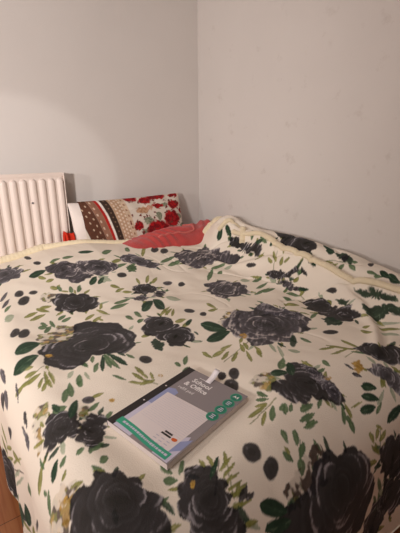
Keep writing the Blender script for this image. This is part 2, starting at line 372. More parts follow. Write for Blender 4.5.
BERRIES = [
('dark',-1.247,-0.232,0.0109,-0.0353,-0.0076,-0.0248),
('dark',-1.234,-0.356,0.0151,-0.0134,-0.0050,-0.0178),
('dark',-1.369,-0.570,0.0194,0.0021,-0.0020,-0.0264),
('dark',-1.365,-0.633,0.0255,0.0104,-0.0011,-0.0307),
('dark',-1.318,-0.594,0.0170,-0.0044,-0.0029,-0.0156),
('dark',-0.635,-0.292,0.0240,0.0024,-0.0185,-0.0456),
('dark',-0.587,-0.310,0.0235,0.0000,-0.0191,-0.0456),
('dark',-0.922,-0.578,0.0230,-0.0023,-0.0088,-0.0219),
('dark',-0.689,-0.736,0.0164,-0.0058,-0.0094,-0.0228),
('grey',-0.743,-0.694,0.0216,-0.0046,-0.0104,-0.0218),
('dark',-0.833,-1.066,0.0138,-0.0193,-0.0153,-0.0208),
('dark',-0.308,-0.829,0.0085,-0.0375,-0.0064,-0.0096),
('dark',-0.284,-1.343,0.0016,-0.0258,-0.0082,-0.0056),
('dark',-0.540,-1.528,0.0245,-0.0160,-0.0160,-0.0114),
('dark',-0.811,-1.129,0.0113,-0.0081,-0.0125,-0.0168),
('dark',-1.447,-0.836,0.0198,0.0177,0.0021,-0.0275),
('dark',-1.422,-0.863,0.0210,0.0095,-0.0037,-0.0380),
('dark',-1.161,-1.297,0.0140,-0.0157,-0.0135,-0.0207),
('dark',-1.022,-1.503,0.0088,-0.0100,-0.0100,-0.0122),
('dark',-0.991,-1.521,0.0107,-0.0121,-0.0172,-0.0197),
('dark',-1.029,-1.552,0.0079,-0.0231,-0.0207,-0.0139),
('grey',-1.381,-1.388,0.0153,-0.0052,-0.0042,-0.0155),
('dark',-1.637,-1.210,0.0310,-0.0434,-0.0151,-0.0092),
('dark',-1.143,-1.761,0.0240,-0.0001,-0.0015,-0.0227),
('dark',-1.120,-1.808,0.0167,-0.0095,-0.0163,-0.0174),
('dark',-0.789,-2.174,0.0200,-0.0170,0.0033,-0.0238),
('yellow',-1.397,-1.088,0.0128,-0.0101,-0.0045,-0.0162),
('yellow',-0.814,-1.366,0.0100,-0.0097,-0.0150,-0.0164),
('yellow',-0.780,-1.692,0.0122,-0.0068,-0.0131,-0.0101),
('yellow',-1.299,-1.747,0.0041,-0.0034,-0.0049,-0.0076),
('yellow',-1.165,-1.394,0.0066,-0.0031,-0.0032,-0.0053),
('yellow',-1.527,-1.616,0.0043,-0.0069,-0.0048,-0.0051),
('yellow',-1.544,-1.622,0.0053,-0.0069,-0.0047,-0.0077),
('yellow',-1.328,-1.417,0.0069,-0.0033,-0.0028,-0.0059),
('darkgreen',-0.702,-1.495,0.0104,-0.0064,-0.0362,-0.0309),
('dark',-0.261,-1.174,-0.0059,-0.0251,-0.0050,0.0011),
('dark',-0.144,-1.302,0.0074,-0.0151,-0.0188,-0.0135),
('dark',-0.115,-1.411,0.0081,-0.0090,-0.0243,-0.0146),
]
LEAVES = [
('darkgreen',-1.259,-0.454,0.0405,0.0086,-0.0024,-0.0259),
('darkgreen',-1.061,-0.603,0.0267,0.0309,0.0050,-0.0140),
('darkgreen',-1.029,-0.606,0.0226,0.0247,0.0030,-0.0123),
('olive',-1.253,-0.501,0.0125,-0.0173,-0.0057,-0.0124),
('olive',-1.229,-0.538,0.0181,0.0006,-0.0015,-0.0136),
('olive',-1.233,-0.605,0.0122,-0.0158,-0.0069,-0.0148),
('olive',-1.219,-0.608,-0.0154,-0.0138,-0.0013,0.0110),
('green',-1.174,-0.648,0.0047,0.0248,0.0099,0.0004),
('green',-1.139,-0.649,0.0136,0.0267,0.0071,-0.0060),
('green',-1.214,-0.619,-0.0031,0.0230,0.0080,0.0069),
('grey',-1.426,-0.557,0.0220,0.0306,0.0025,-0.0119),
('grey',-1.430,-0.616,0.0210,0.0283,0.0021,-0.0119),
('green',-1.433,-0.658,0.0166,0.0157,0.0018,-0.0096),
('olive',-1.301,-0.712,0.0226,-0.0040,-0.0022,-0.0105),
('green',-0.905,-0.340,0.0322,0.0219,-0.0078,-0.0316),
('green',-0.785,-0.292,0.0050,-0.0218,-0.0173,-0.0313),
('darkgreen',-0.713,-0.226,0.0246,0.0135,-0.0096,-0.0347),
('olive',-0.701,-0.298,0.0408,0.0799,0.0071,-0.0072),
('olive',-0.893,-0.442,0.0289,0.0119,-0.0055,-0.0193),
('green',-0.895,-0.490,0.0396,0.0197,-0.0031,-0.0161),
('green',-0.599,-0.484,0.0528,0.0184,-0.0078,-0.0244),
('green',-0.617,-0.430,0.0589,0.0272,-0.0067,-0.0213),
('paleg',-1.007,-0.594,0.0217,-0.0253,-0.0105,-0.0176),
('paleg',-1.016,-0.608,0.0208,0.0078,-0.0026,-0.0152),
('darkgreen',-0.947,-0.911,0.0452,0.0413,-0.0054,-0.0383),
('darkgreen',-0.899,-0.922,0.0053,0.0683,0.0291,0.0328),
('green',-1.044,-0.848,0.0443,0.0069,-0.0044,-0.0163),
('green',-1.018,-0.812,0.0389,0.0083,-0.0043,-0.0151),
('paleg',-0.815,-0.898,0.0175,-0.0399,-0.0161,-0.0271),
('olive',-0.991,-0.670,0.0148,-0.0196,-0.0073,-0.0133),
('olive',-0.985,-0.706,0.0245,0.0103,-0.0024,-0.0132),
('olive',-0.961,-0.736,0.0209,-0.0102,-0.0050,-0.0118),
('olive',-0.821,-0.634,0.0232,0.0413,0.0062,-0.0065),
('olive',-0.791,-0.652,0.0269,0.0314,0.0011,-0.0136),
('olive',-0.872,-0.644,0.0024,0.0283,0.0085,0.0054),
('olive',-1.109,-0.813,-0.0141,-0.0247,-0.0035,0.0064),
('olive',-0.916,-1.011,0.0451,0.0355,-0.0037,-0.0145),
('olive',-0.897,-1.042,0.0266,0.0343,0.0032,-0.0066),
('olive',-0.920,-1.022,-0.0111,-0.0375,-0.0091,-0.0055),
('darkgreen',-0.240,-0.362,0.0213,0.0163,0.0033,-0.0248),
('darkgreen',-0.215,-0.422,-0.0057,-0.0425,-0.0078,0.0144),
('green',-0.491,-0.688,0.0587,0.0734,0.0031,-0.0182),
('green',-0.432,-0.694,0.0207,0.0119,0.0033,-0.0158),
('green',-0.396,-0.618,0.0457,-0.0103,-0.0035,-0.0127),
('paleg',-0.365,-0.676,0.0243,-0.0058,-0.0038,-0.0141),
('green',-0.204,-0.797,-0.0097,-0.0505,-0.0057,0.0048),
('green',-0.185,-0.808,-0.0140,-0.0538,-0.0191,-0.0146),
('darkgreen',-0.208,-0.761,0.0067,-0.0254,-0.0049,-0.0172),
('darkgreen',-0.208,-0.892,0.0119,-0.0070,-0.0021,-0.0150),
('green',-0.165,-0.639,0.0351,0.0172,0.0125,0.0322),
('olive',-0.267,-0.953,0.0038,0.0247,0.0055,-0.0063),
('olive',-0.243,-0.963,0.0190,0.0403,0.0049,-0.0098),
('olive',-0.257,-1.032,0.0131,0.0037,-0.0005,-0.0119),
('olive',-0.250,-1.060,0.0075,-0.0113,-0.0018,-0.0079),
('olive',-0.348,-0.936,-0.0092,0.0440,0.0060,0.0062),
('olive',-0.293,-1.158,0.0125,-0.0063,-0.0044,-0.0128),
('green',-0.365,-0.970,0.0284,-0.0076,-0.0111,-0.0192),
('paleg',-0.407,-0.916,0.0132,-0.0292,-0.0146,-0.0196),
('green',-0.393,-1.040,0.0408,0.0011,-0.0070,-0.0115),
('green',-0.407,-1.096,0.0365,-0.0060,-0.0139,-0.0155),
('darkgreen',-0.113,-1.192,-0.0121,-0.0408,0.0315,0.0186),
('darkgreen',-0.145,-1.225,0.0031,-0.0223,-0.0161,-0.0094),
('olive',-0.189,-1.245,0.0032,-0.0316,-0.0064,-0.0059),
('olive',-0.197,-1.274,0.0134,-0.0232,-0.0044,-0.0062),
('green',-0.189,-1.318,0.0141,-0.0063,-0.0021,-0.0080),
('green',-0.177,-1.364,-0.0084,-0.0234,-0.0095,0.0017),
('green',-0.146,-1.355,0.0069,-0.0100,-0.0060,-0.0045),
('darkgreen',-0.215,-1.168,-0.0261,-0.0544,0.0226,0.0153),
('green',-0.163,-1.447,0.0060,-0.0192,-0.0075,-0.0027),
('green',-0.160,-1.476,0.0098,-0.0183,-0.0062,-0.0036),
('darkgreen',-0.139,-1.495,-0.0027,-0.0285,-0.0147,-0.0022),
('darkgreen',-0.139,-1.530,-0.0111,-0.0320,-0.0215,-0.0037),
('paleg',-0.328,-1.616,0.0237,-0.0388,-0.0068,-0.0048),
('olive',-0.351,-1.640,0.0237,-0.0342,-0.0082,-0.0052),
('olive',-0.333,-1.596,-0.0097,-0.0254,-0.0064,-0.0007),
('olive',-0.439,-1.604,-0.0030,-0.0242,-0.0140,-0.0073),
('olive',-0.403,-1.582,0.0090,-0.0098,-0.0087,-0.0068),
('paleg',-0.380,-1.660,0.0183,-0.0259,-0.0097,-0.0053),
('olive',-0.645,-1.597,0.0386,-0.0144,-0.0064,-0.0054),
('olive',-0.638,-1.634,0.0425,-0.0075,-0.0050,-0.0049),
('olive',-0.612,-1.616,0.0240,-0.0400,-0.0081,-0.0048),
('green',-0.662,-1.517,0.0019,-0.0240,-0.0093,-0.0052),
('olive',-0.560,-1.623,0.0012,-0.0405,-0.0084,-0.0037),
('green',-0.359,-1.200,0.0101,-0.0318,-0.0101,-0.0069),
('green',-0.405,-1.215,0.0116,-0.0275,-0.0112,-0.0065),
('olive',-0.449,-1.270,0.0230,-0.0237,-0.0167,-0.0138),
('darkgreen',-0.314,-1.221,0.0079,-0.0243,-0.0077,-0.0058),
('green',-0.437,-1.084,0.0548,0.0064,-0.0093,-0.0130),
('green',-0.471,-1.402,0.0366,0.0091,-0.0089,-0.0113),
('green',-0.584,-1.449,-0.0135,-0.0245,-0.0162,-0.0063),
('darkgreen',-0.845,-1.239,0.0246,-0.0497,-0.0243,-0.0249),
('darkgreen',-0.871,-1.303,0.0532,-0.0018,-0.0146,-0.0280),
('olive',-0.734,-1.082,-0.0003,-0.0345,-0.0116,-0.0099),
('olive',-0.755,-1.122,0.0228,-0.0040,-0.0085,-0.0126),
('olive',-0.985,-1.382,0.0002,-0.0263,-0.0095,-0.0067),
('olive',-0.948,-1.398,0.0333,0.0050,-0.0048,-0.0112),
('olive',-0.942,-1.424,0.0266,0.0143,-0.0013,-0.0097),
('olive',-0.923,-1.448,0.0317,0.0217,0.0004,-0.0084),
('olive',-0.904,-1.381,0.0267,0.0007,-0.0056,-0.0099),
('olive',-0.870,-1.423,0.0148,0.0261,0.0074,-0.0010),
('olive',-0.854,-1.423,0.0110,0.0240,0.0082,0.0016),
('olive',-0.891,-1.478,0.0201,0.0350,0.0072,0.0001),
('olive',-0.858,-1.491,-0.0102,-0.0214,-0.0090,-0.0016),
('olive',-0.844,-1.470,0.0110,0.0295,0.0075,0.0021),
('paleg',-0.797,-1.487,0.0159,0.0328,0.0084,0.0024),
('paleg',-0.798,-1.525,0.0236,0.0363,0.0075,0.0008),
('paleg',-0.759,-1.547,-0.0112,0.0152,0.0103,0.0076),
('darkgreen',-1.438,-0.979,0.0427,0.0031,-0.0030,-0.0386),
('darkgreen',-1.467,-1.076,0.0465,0.0177,0.0028,-0.0354),
('olive',-1.468,-1.114,0.0168,-0.0090,-0.0012,-0.0135),
('olive',-1.469,-1.156,0.0211,-0.0035,-0.0001,-0.0131),
('olive',-1.470,-1.189,0.0223,0.0087,0.0011,-0.0131),
('olive',-1.440,-1.213,0.0055,0.0398,0.0056,-0.0013),
('olive',-1.426,-1.218,0.0022,0.0416,0.0060,0.0016),
('olive',-1.460,-1.229,0.0130,0.0198,0.0029,-0.0072),
('olive',-1.517,-1.185,0.0195,0.0051,0.0027,-0.0130),
('olive',-1.490,-1.185,0.0222,-0.0045,0.0005,-0.0127),
('olive',-1.454,-1.251,0.0140,0.0187,0.0030,-0.0076),
('olive',-1.439,-1.248,0.0018,0.0248,0.0048,-0.0001),
('green',-1.368,-1.284,0.0120,0.0251,0.0066,-0.0091),
('paleg',-1.378,-1.242,0.0117,0.0130,0.0021,-0.0103),
('paleg',-1.343,-1.280,-0.0007,-0.0255,-0.0047,-0.0024),
('green',-1.305,-1.254,0.0155,0.0231,0.0032,-0.0087),
('olive',-1.355,-1.384,0.0192,-0.0008,-0.0014,-0.0078),
('green',-1.352,-0.848,0.0167,-0.0048,-0.0037,-0.0163),
('green',-1.341,-0.873,0.0205,0.0216,0.0006,-0.0154),
('green',-1.315,-0.842,0.0002,-0.0304,-0.0072,-0.0052),
('green',-1.342,-0.827,0.0097,-0.0178,-0.0049,-0.0100),
('paleg',-1.441,-0.724,0.0186,0.0100,0.0019,-0.0223),
('olive',-1.365,-0.735,0.0283,0.0070,-0.0006,-0.0125),
('olive',-1.348,-0.766,0.0325,0.0081,-0.0009,-0.0134),
('green',-1.269,-0.812,0.0188,0.0093,-0.0003,-0.0118),
('green',-1.258,-0.836,0.0217,0.0057,-0.0012,-0.0123),
('olive',-1.318,-0.729,0.0206,-0.0229,-0.0048,-0.0109),
('olive',-1.180,-0.876,0.0249,0.0113,-0.0021,-0.0142),
('olive',-1.165,-0.913,0.0247,0.0103,-0.0020,-0.0133),
('olive',-1.122,-0.867,0.0138,-0.0376,-0.0068,-0.0116),
('darkgreen',-1.280,-1.243,0.0202,0.0447,0.0059,-0.0054),
('green',-1.263,-1.244,0.0056,0.0432,0.0085,0.0034),
('darkgreen',-1.234,-1.247,-0.0129,0.0521,0.0085,0.0095),
('green',-1.253,-1.251,-0.0018,0.0551,0.0072,0.0056),
('green',-1.061,-0.982,0.0078,-0.0244,-0.0095,-0.0150),
('green',-1.020,-0.974,0.0015,-0.0338,-0.0117,-0.0144),
('green',-1.038,-1.031,0.0163,0.0023,-0.0043,-0.0138),
('olive',-1.077,-1.149,0.0196,-0.0048,-0.0046,-0.0118),
('olive',-0.910,-1.028,0.0324,0.0256,-0.0024,-0.0119),
('olive',-0.918,-1.128,0.0245,-0.0010,-0.0078,-0.0155),
('olive',-0.913,-1.165,0.0308,0.0116,-0.0049,-0.0141),
('darkgreen',-0.898,-1.155,0.0229,0.0129,-0.0017,-0.0122),
('olive',-1.224,-1.370,0.0094,-0.0277,-0.0061,-0.0054),
('olive',-1.207,-1.353,0.0026,-0.0384,-0.0069,-0.0051),
('olive',-1.211,-1.401,0.0243,-0.0026,-0.0024,-0.0069),
('olive',-1.242,-1.388,0.0190,-0.0115,-0.0031,-0.0053),
('olive',-1.188,-1.385,-0.0033,-0.0173,-0.0053,-0.0008),
('green',-1.056,-1.364,0.0193,0.0199,0.0037,-0.0079),
('green',-1.091,-1.374,0.0017,-0.0142,-0.0080,-0.0047),
('green',-1.083,-1.406,0.0170,0.0033,-0.0020,-0.0087),
('green',-1.273,-1.346,0.0114,-0.0218,-0.0038,-0.0050),
('darkgreen',-1.459,-1.368,-0.0030,0.0243,0.0077,0.0036),
('green',-1.455,-1.383,0.0183,-0.0003,-0.0003,-0.0180),
('darkgreen',-1.424,-1.401,0.0193,0.0303,0.0059,-0.0113),
('green',-1.378,-1.419,0.0195,0.0086,0.0011,-0.0067),
('green',-1.422,-1.331,0.0163,0.0308,0.0052,-0.0111),
('green',-1.403,-1.314,0.0080,0.0366,0.0085,-0.0023),
('green',-1.373,-1.304,0.0091,0.0093,0.0032,-0.0139),
('green',-1.422,-1.552,0.0105,0.0124,0.0027,-0.0068),
('green',-1.460,-1.545,0.0113,0.0046,0.0016,-0.0074),
('green',-1.427,-1.598,0.0099,0.0051,0.0012,-0.0108),
('green',-1.358,-1.459,-0.0139,-0.0070,-0.0014,0.0067),
('dark',-1.555,-1.339,-0.0016,-0.0280,-0.0045,0.0052),
('dark',-1.537,-1.311,-0.0061,-0.0308,-0.0051,0.0070),
('grey',-1.558,-1.372,-0.0078,-0.0274,-0.0059,0.0079),
('grey',-1.545,-1.033,-0.0052,-0.0463,-0.0091,0.0149),
('grey',-1.572,-1.137,-0.0141,-0.0382,-0.0088,0.0173),
('dark',-1.593,-1.108,-0.0214,-0.0216,-0.0094,0.0174),
('grey',-1.525,-1.179,-0.0103,-0.0445,-0.0032,0.0053),
('olive',-1.662,-1.287,0.0049,-0.0395,-0.0154,0.0185),
('brown',-1.701,-1.296,0.0362,-0.0604,-0.0061,0.0041),
('olive',-1.668,-1.294,0.0551,-0.0626,0.0021,-0.0100),
('paleg',-1.723,-1.278,0.0396,-0.0366,0.0070,-0.0148),
('paleg',-1.735,-1.295,0.0476,-0.0433,0.0029,-0.0092),
('darkgreen',-1.907,-1.246,0.0805,-0.0267,0.0390,-0.0437),
('darkgreen',-1.836,-1.318,0.0375,0.0043,0.0175,-0.0195),
('green',-1.673,-1.402,0.0220,0.0017,0.0377,-0.0430),
('olive',-1.566,-1.498,0.0262,0.0193,0.0058,-0.0085),
('green',-1.544,-1.479,0.0012,0.0181,0.0049,-0.0049),
('darkgreen',-1.523,-1.530,0.0167,0.0174,0.0050,-0.0085),
('green',-1.499,-1.535,0.0106,0.0051,0.0028,-0.0072),
('dark',-1.703,-1.486,0.0340,-0.0149,0.0178,-0.0182),
('green',-1.568,-1.539,0.0018,0.0098,0.0049,-0.0054),
('green',-1.568,-1.568,0.0126,0.0234,0.0051,-0.0069),
('green',-1.835,-1.246,0.0368,-0.0199,0.0140,-0.0179),
('olive',-1.510,-1.565,0.0088,0.0067,0.0023,-0.0049),
('green',-1.331,-1.712,0.0131,-0.0085,-0.0057,-0.0093),
('green',-1.326,-1.686,0.0059,-0.0147,-0.0074,-0.0038),
('darkgreen',-1.238,-1.744,0.0245,0.0170,0.0027,-0.0052),
('olive',-1.255,-1.720,0.0045,0.0178,0.0050,-0.0008),
('olive',-1.237,-1.724,0.0050,0.0163,0.0050,-0.0010),
('olive',-1.216,-1.769,0.0243,0.0065,0.0014,-0.0040),
('olive',-1.220,-1.785,0.0233,0.0015,0.0008,-0.0038),
('olive',-1.221,-1.799,0.0198,0.0006,0.0008,-0.0037),
('olive',-1.214,-1.753,0.0238,0.0093,0.0015,-0.0044),
('olive',-1.206,-1.740,0.0104,0.0174,0.0042,-0.0022),
('olive',-1.215,-1.811,0.0250,0.0041,0.0019,-0.0040),
('dark',-1.210,-1.820,0.0166,0.0107,0.0068,-0.0056),
('olive',-1.218,-1.808,0.0130,0.0114,0.0043,-0.0030),
('dark',-1.198,-1.830,0.0127,0.0020,0.0032,-0.0061),
('olive',-1.218,-1.834,0.0200,-0.0038,-0.0000,-0.0028),
('olive',-1.046,-1.677,0.0370,0.0019,-0.0039,-0.0092),
('olive',-1.056,-1.708,0.0229,0.0164,0.0027,-0.0051),
('green',-1.026,-1.708,0.0209,0.0189,0.0061,-0.0061),
('green',-0.991,-1.709,0.0148,0.0053,0.0018,-0.0073),
('green',-0.988,-1.717,0.0134,0.0146,0.0069,-0.0032),
('green',-0.973,-1.722,0.0121,0.0079,0.0043,-0.0040),
('green',-1.005,-1.652,0.0106,-0.0132,-0.0055,-0.0062),
('green',-0.993,-1.638,0.0032,-0.0193,-0.0061,-0.0030),
('olive',-1.022,-1.665,0.0159,-0.0076,-0.0045,-0.0065),
('olive',-0.951,-1.637,0.0164,0.0046,-0.0004,-0.0072),
('green',-0.933,-1.741,0.0263,0.0002,-0.0028,-0.0090),
('green',-0.949,-1.762,0.0297,-0.0016,-0.0020,-0.0082),
('green',-0.955,-1.780,0.0255,-0.0018,-0.0012,-0.0070),
('green',-0.849,-1.577,0.0309,0.0198,0.0030,-0.0111),
('darkgreen',-0.850,-1.610,0.0236,0.0282,0.0174,-0.0017),
('darkgreen',-0.896,-1.608,0.0229,-0.0135,-0.0138,-0.0134),
('green',-0.882,-1.746,0.0204,0.0104,0.0046,-0.0041),
('green',-0.839,-1.799,0.0155,0.0211,0.0081,-0.0020),
('olive',-0.815,-1.798,0.0043,0.0189,0.0081,-0.0004),
('green',-0.737,-1.653,-0.0028,-0.0166,-0.0101,-0.0030),
('green',-0.783,-1.667,0.0227,0.0013,-0.0034,-0.0067),
('olive',-0.777,-1.796,0.0257,-0.0024,-0.0008,-0.0034),
('darkgreen',-0.693,-1.778,0.0239,-0.0137,-0.0134,-0.0084),
('darkgreen',-0.715,-1.803,0.0253,-0.0197,-0.0134,-0.0069),
('darkgreen',-0.748,-1.822,0.0320,-0.0069,-0.0038,-0.0123),
('paleg',-0.679,-1.819,0.0289,0.0118,0.0050,-0.0046),
('green',-0.709,-1.838,0.0221,0.0073,0.0042,-0.0044),
('darkgreen',-0.656,-1.876,0.0452,0.0092,0.0111,-0.0127),
('dark',-0.689,-1.701,0.0019,-0.0167,-0.0052,-0.0013),
('dark',-0.695,-1.734,0.0085,-0.0123,-0.0076,-0.0030),
('green',-1.044,-1.771,-0.0036,-0.0174,-0.0088,0.0008),
('green',-1.017,-1.785,-0.0083,-0.0172,-0.0094,0.0022),
('green',-1.066,-1.810,0.0062,-0.0137,-0.0086,-0.0011),
('green',-1.022,-1.815,-0.0166,-0.0136,-0.0082,0.0049),
('green',-1.043,-1.841,-0.0064,-0.0161,-0.0115,0.0039),
('olive',-1.060,-1.799,0.0020,-0.0100,-0.0053,-0.0003),
('green',-0.954,-1.776,0.0178,0.0003,-0.0000,-0.0065),
('green',-0.834,-1.835,-0.0039,-0.0171,-0.0103,0.0017),
('green',-0.834,-1.816,-0.0049,-0.0119,-0.0077,0.0013),
('darkgreen',-1.153,-1.874,0.0299,-0.0233,-0.0157,-0.0105),
('darkgreen',-1.154,-1.908,0.0364,-0.0046,0.0034,-0.0162),
('green',-1.001,-1.851,0.0177,0.0088,0.0059,-0.0050),
('olive',-0.781,-1.888,0.0000,-0.0165,-0.0084,0.0021),
('olive',-0.757,-1.889,-0.0112,-0.0109,-0.0074,0.0047),
('olive',-0.736,-1.905,0.0186,0.0073,0.0067,-0.0061),
('olive',-0.780,-1.921,0.0115,-0.0170,-0.0086,0.0002),
('olive',-0.735,-1.931,0.0169,0.0052,0.0074,-0.0071),
('olive',-0.739,-1.880,0.0099,-0.0119,-0.0061,-0.0012),
('green',-1.295,-0.154,0.0237,0.0124,-0.0044,-0.0219),
('green',-1.097,-0.376,0.0284,0.0062,-0.0039,-0.0163),
('green',-1.157,-0.388,0.0260,0.0073,-0.0022,-0.0147),
('darkgreen',-1.001,-0.328,0.0348,-0.0061,-0.0057,-0.0195),
]
STEMS = [
('olive',-1.096,-1.700,-0.981,-1.677),
('olive',-0.973,-1.453,-0.817,-1.404),
('olive',-0.990,-0.723,-0.936,-0.747),
('brown',-1.270,-1.793,-1.221,-1.737),
('olive',-0.830,-1.829,-0.804,-1.762),
('green',-1.010,-1.794,-1.050,-1.844),
('green',-0.763,-1.944,-0.741,-1.886),
('olive',-0.658,-1.665,-0.564,-1.662),
('olive',-1.500,-1.186,-1.427,-1.145),
('olive',-1.223,-1.378,-1.189,-1.420),
('green',-0.191,-1.206,-0.156,-1.347),
('olive',-0.294,-1.013,-0.228,-0.964),
('green',-1.241,-1.169,-1.274,-1.240),
('olive',-1.237,-1.819,-1.211,-1.750),
('olive',-0.345,-1.283,-0.354,-1.148),
]
# ---------------------------------------------------------------- the blanket's printed flowers
def paint_blanket(S, T):
    cream = lin((240, 228, 212))
    col = np.ones(S.shape+(3,))*cream
    n1 = fbm(S*9, T*9, 41, 3)
    col *= (1-.05*n1[..., None])
    wx = (fbm(S*55, T*55, 51, 3)-.5); wy = (fbm(S*55+31, T*55+7, 52, 3)-.5)
    wbx = (fbm(S*14, T*14, 53, 2)-.5); wby = (fbm(S*14+3, T*14+9, 54, 2)-.5)
    fine = fbm(S*140, T*140, 61, 3); mid = fbm(S*38, T*38, 62, 3)
    ds = S[1, 0]-S[0, 0]; dt = T[0, 1]-T[0, 0]
    PAL = dict(dark=((12, 11, 13), (54, 51, 55), (158, 152, 156)), grey=((20, 19, 22), (90, 86, 93), (164, 158, 162)),
               streak=((20, 19, 22), (88, 83, 90), (190, 180, 176)), olive=((84, 88, 40), (140, 140, 74), (190, 184, 130)),
               brown=((52, 42, 38), (92, 76, 66), (120, 104, 84)), green=((50, 78, 48), (90, 116, 78), (130, 146, 114)),
               darkgreen=((28, 46, 34), (48, 70, 52), (96, 116, 92)), yellow=((150, 112, 44), (204, 164, 84), (236, 214, 170)),
               paleg=((136, 150, 124), (168, 174, 150), (190, 192, 168)))
    def window(s0, s1, t0, t1):
        i0 = max(int((s0-S[0, 0])/ds), 0); i1 = min(int((s1-S[0, 0])/ds)+2, S.shape[0])
        j0 = max(int((t0-T[0, 0])/dt), 0); j1 = min(int((t1-T[0, 0])/dt)+2, S.shape[1])
        return slice(i0, i1), slice(j0, j1)
    def put(w, k, c):
        if k.size: col[w] = col[w]*(1-k[..., None]) + c*k[..., None]
    def shade(kind, v):
        a, b, c = [lin(x) for x in PAL[kind]]
        v = v[..., None]
        return np.where(v < .6, a+(b-a)*(v/.6), b+(c-b)*((v-.6)/.4))
    def stem(kind, a, b, c, d, wd=.0016):
        w = window(min(a, c)-.02, max(a, c)+.02, min(b, d)-.02, max(b, d)+.02)
        if S[w].size == 0: return
        x = S[w]+wx[w]*.006; y = T[w]+wy[w]*.006
        dist, _ = seg_d(x, y, [(a, b), (c, d)])
        put(w, .75*(1-sm(wd*.6, wd*1.8, dist)), shade(kind, mid[w]*.5))
    def leaf(kind, s, t, ux, uy, vx, vy, ell=False):
        ex = abs(ux)+abs(vx)+.008; ey = abs(uy)+abs(vy)+.008
        w = window(s-ex, s+ex, t-ey, t+ey)
        if S[w].size == 0: return
        x = S[w]+wx[w]*.005-s; y = T[w]+wy[w]*.005-t
        det = ux*vy-uy*vx
        if abs(det) < 1e-9: return
        a = (x*vy-y*vx)/det; b = (ux*y-uy*x)/det
        if ell:
            r = np.hypot(a, b); k = 1-sm(.88, 1.08, r)
            v = np.clip(.12+.5*mid[w]*(r > .4)+.25*(fine[w]-.5)+.25*np.exp(-((a+.2)**2+(b+.45)**2)/.05), 0, 1)
        else:
            half = np.clip(1-a*a, 0, 1)**.75*(1-.25*a)
            k = (1-sm(.82, 1.1, np.abs(b)/np.maximum(half, .02)))*(np.abs(a) < 1)
            v = np.clip(.15+.55*mid[w]+.3*(b > 0)*.5+.35*(fine[w]-.5)+.22*np.exp(-(b/.12)**2), 0, 1)
        put(w, k*(.95 if kind != 'yellow' else .95*sm(.35, .5, mid[w])), shade(kind, v))
    def rose(kind, pts, i):
        P = np.array(pts); c = P.mean(0); R = np.hypot(*(P-c).T).mean()
        w = window(P[:, 0].min()-.02, P[:, 0].max()+.02, P[:, 1].min()-.02, P[:, 1].max()+.02)
        if S[w].size == 0: return
        x = S[w]+wx[w]*.013+wbx[w]*.016; y = T[w]+wy[w]*.013+wby[w]*.016
        lob = np.abs(np.sin(np.arctan2(y-c[1], x-c[0])*4.5+i))
        inside = np.zeros(x.shape, bool); n = len(P)
        for k in range(n):
            (xa, ya), (xb, yb) = P[k], P[(k+1) % n]
            cnd = ((ya > y) != (yb > y))
            with np.errstate(divide='ignore', invalid='ignore'):
                inside ^= cnd & (x < (xb-xa)*(y-ya)/(yb-ya+1e-12)+xa)
        dist, _ = seg_d(x, y, [tuple(p) for p in P]+[tuple(P[0])])
        sd = np.where(inside, dist, -dist) + (lob-.45)*min(.016, R*.16)
        k = sm(-.0015, .0025, sd)
        # petals: overlapping cups in rings around one or two hearts
        rg = np.random.RandomState(100+int(i*3))
        ext = P.max(0)-P.min(0)
        hearts = [(c, R)]
        if max(ext) > 1.5*min(ext) and R > .04:
            ax = 0 if ext[0] > ext[1] else 1
            off = np.zeros(2); off[ax] = ext[ax]*.24; hearts = [(c-off, R*.66), (c+off, R*.66)]
        if R > .11 and len(hearts) == 1: hearts = [(c, R*.85)]
        X0 = S[w]+wbx[w]*.012+wx[w]*.006; Y0 = T[w]+wby[w]*.012+wy[w]*.006
        if kind in ('olive', 'brown'):
            # clump of tiny buds
            v = .15+.5*mid[w]
            for _ in range(int(900*R)):
                q = c+(rg.rand(2)-.5)*ext*1.15; rr = .005+.006*rg.rand(); br = rg.rand()
                d = np.hypot((X0-q[0])/rr, (Y0-q[1])/(rr*(.6+.6*rg.rand())))
                m = 1-sm(.8, 1.1, d); v = v*(1-m)+m*(.1+.9*br*np.clip(1.1-d, .2, 1))
            v = v+.3*(fine[w]-.5)
            k = k*(.25+.75*sm(.38, .5, fbm(S[w]*60, T[w]*60, 75, 2)))
        else:
            v = .10+.25*mid[w]
            for (hc, hr) in hearts:
                an0 = rg.rand()*6.28
                for f, nn in ((1.05, 9), (.86, 8), (.62, 6), (.42, 5), (.24, 4), (.10, 2)):
                    an0 += .4
                    for qn in range(nn):
                        th = an0+2*PI*(qn+.35*rg.rand())/nn; sr = hr*(.16+.26*f)*(.85+.3*rg.rand()); st = hr*(.20+.30*f)*(.9+.3*rg.rand())
                        px, py = hc[0]+f*hr*.78*math.cos(th), hc[1]+f*hr*.78*math.sin(th)
                        lx = (X0-px)*math.cos(th)+(Y0-py)*math.sin(th); ly = -(X0-px)*math.sin(th)+(Y0-py)*math.cos(th)
                        a_ = lx/sr; b_ = ly/st; d = np.hypot(a_, b_)
                        m = 1-sm(.90, 1.0, d)
                        br = .25+.75*rg.rand()**1.5
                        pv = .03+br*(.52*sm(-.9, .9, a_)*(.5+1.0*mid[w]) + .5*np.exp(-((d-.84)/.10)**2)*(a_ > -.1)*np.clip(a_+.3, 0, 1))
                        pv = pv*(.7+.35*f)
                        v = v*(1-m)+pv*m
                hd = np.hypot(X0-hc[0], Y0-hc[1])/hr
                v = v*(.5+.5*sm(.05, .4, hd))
            v = v+.25*(fine[w]-.5)*(.3+v)
        nap = fbm(S[w]*26+T[w]*9, T[w]*150-S[w]*120, 77, 3)
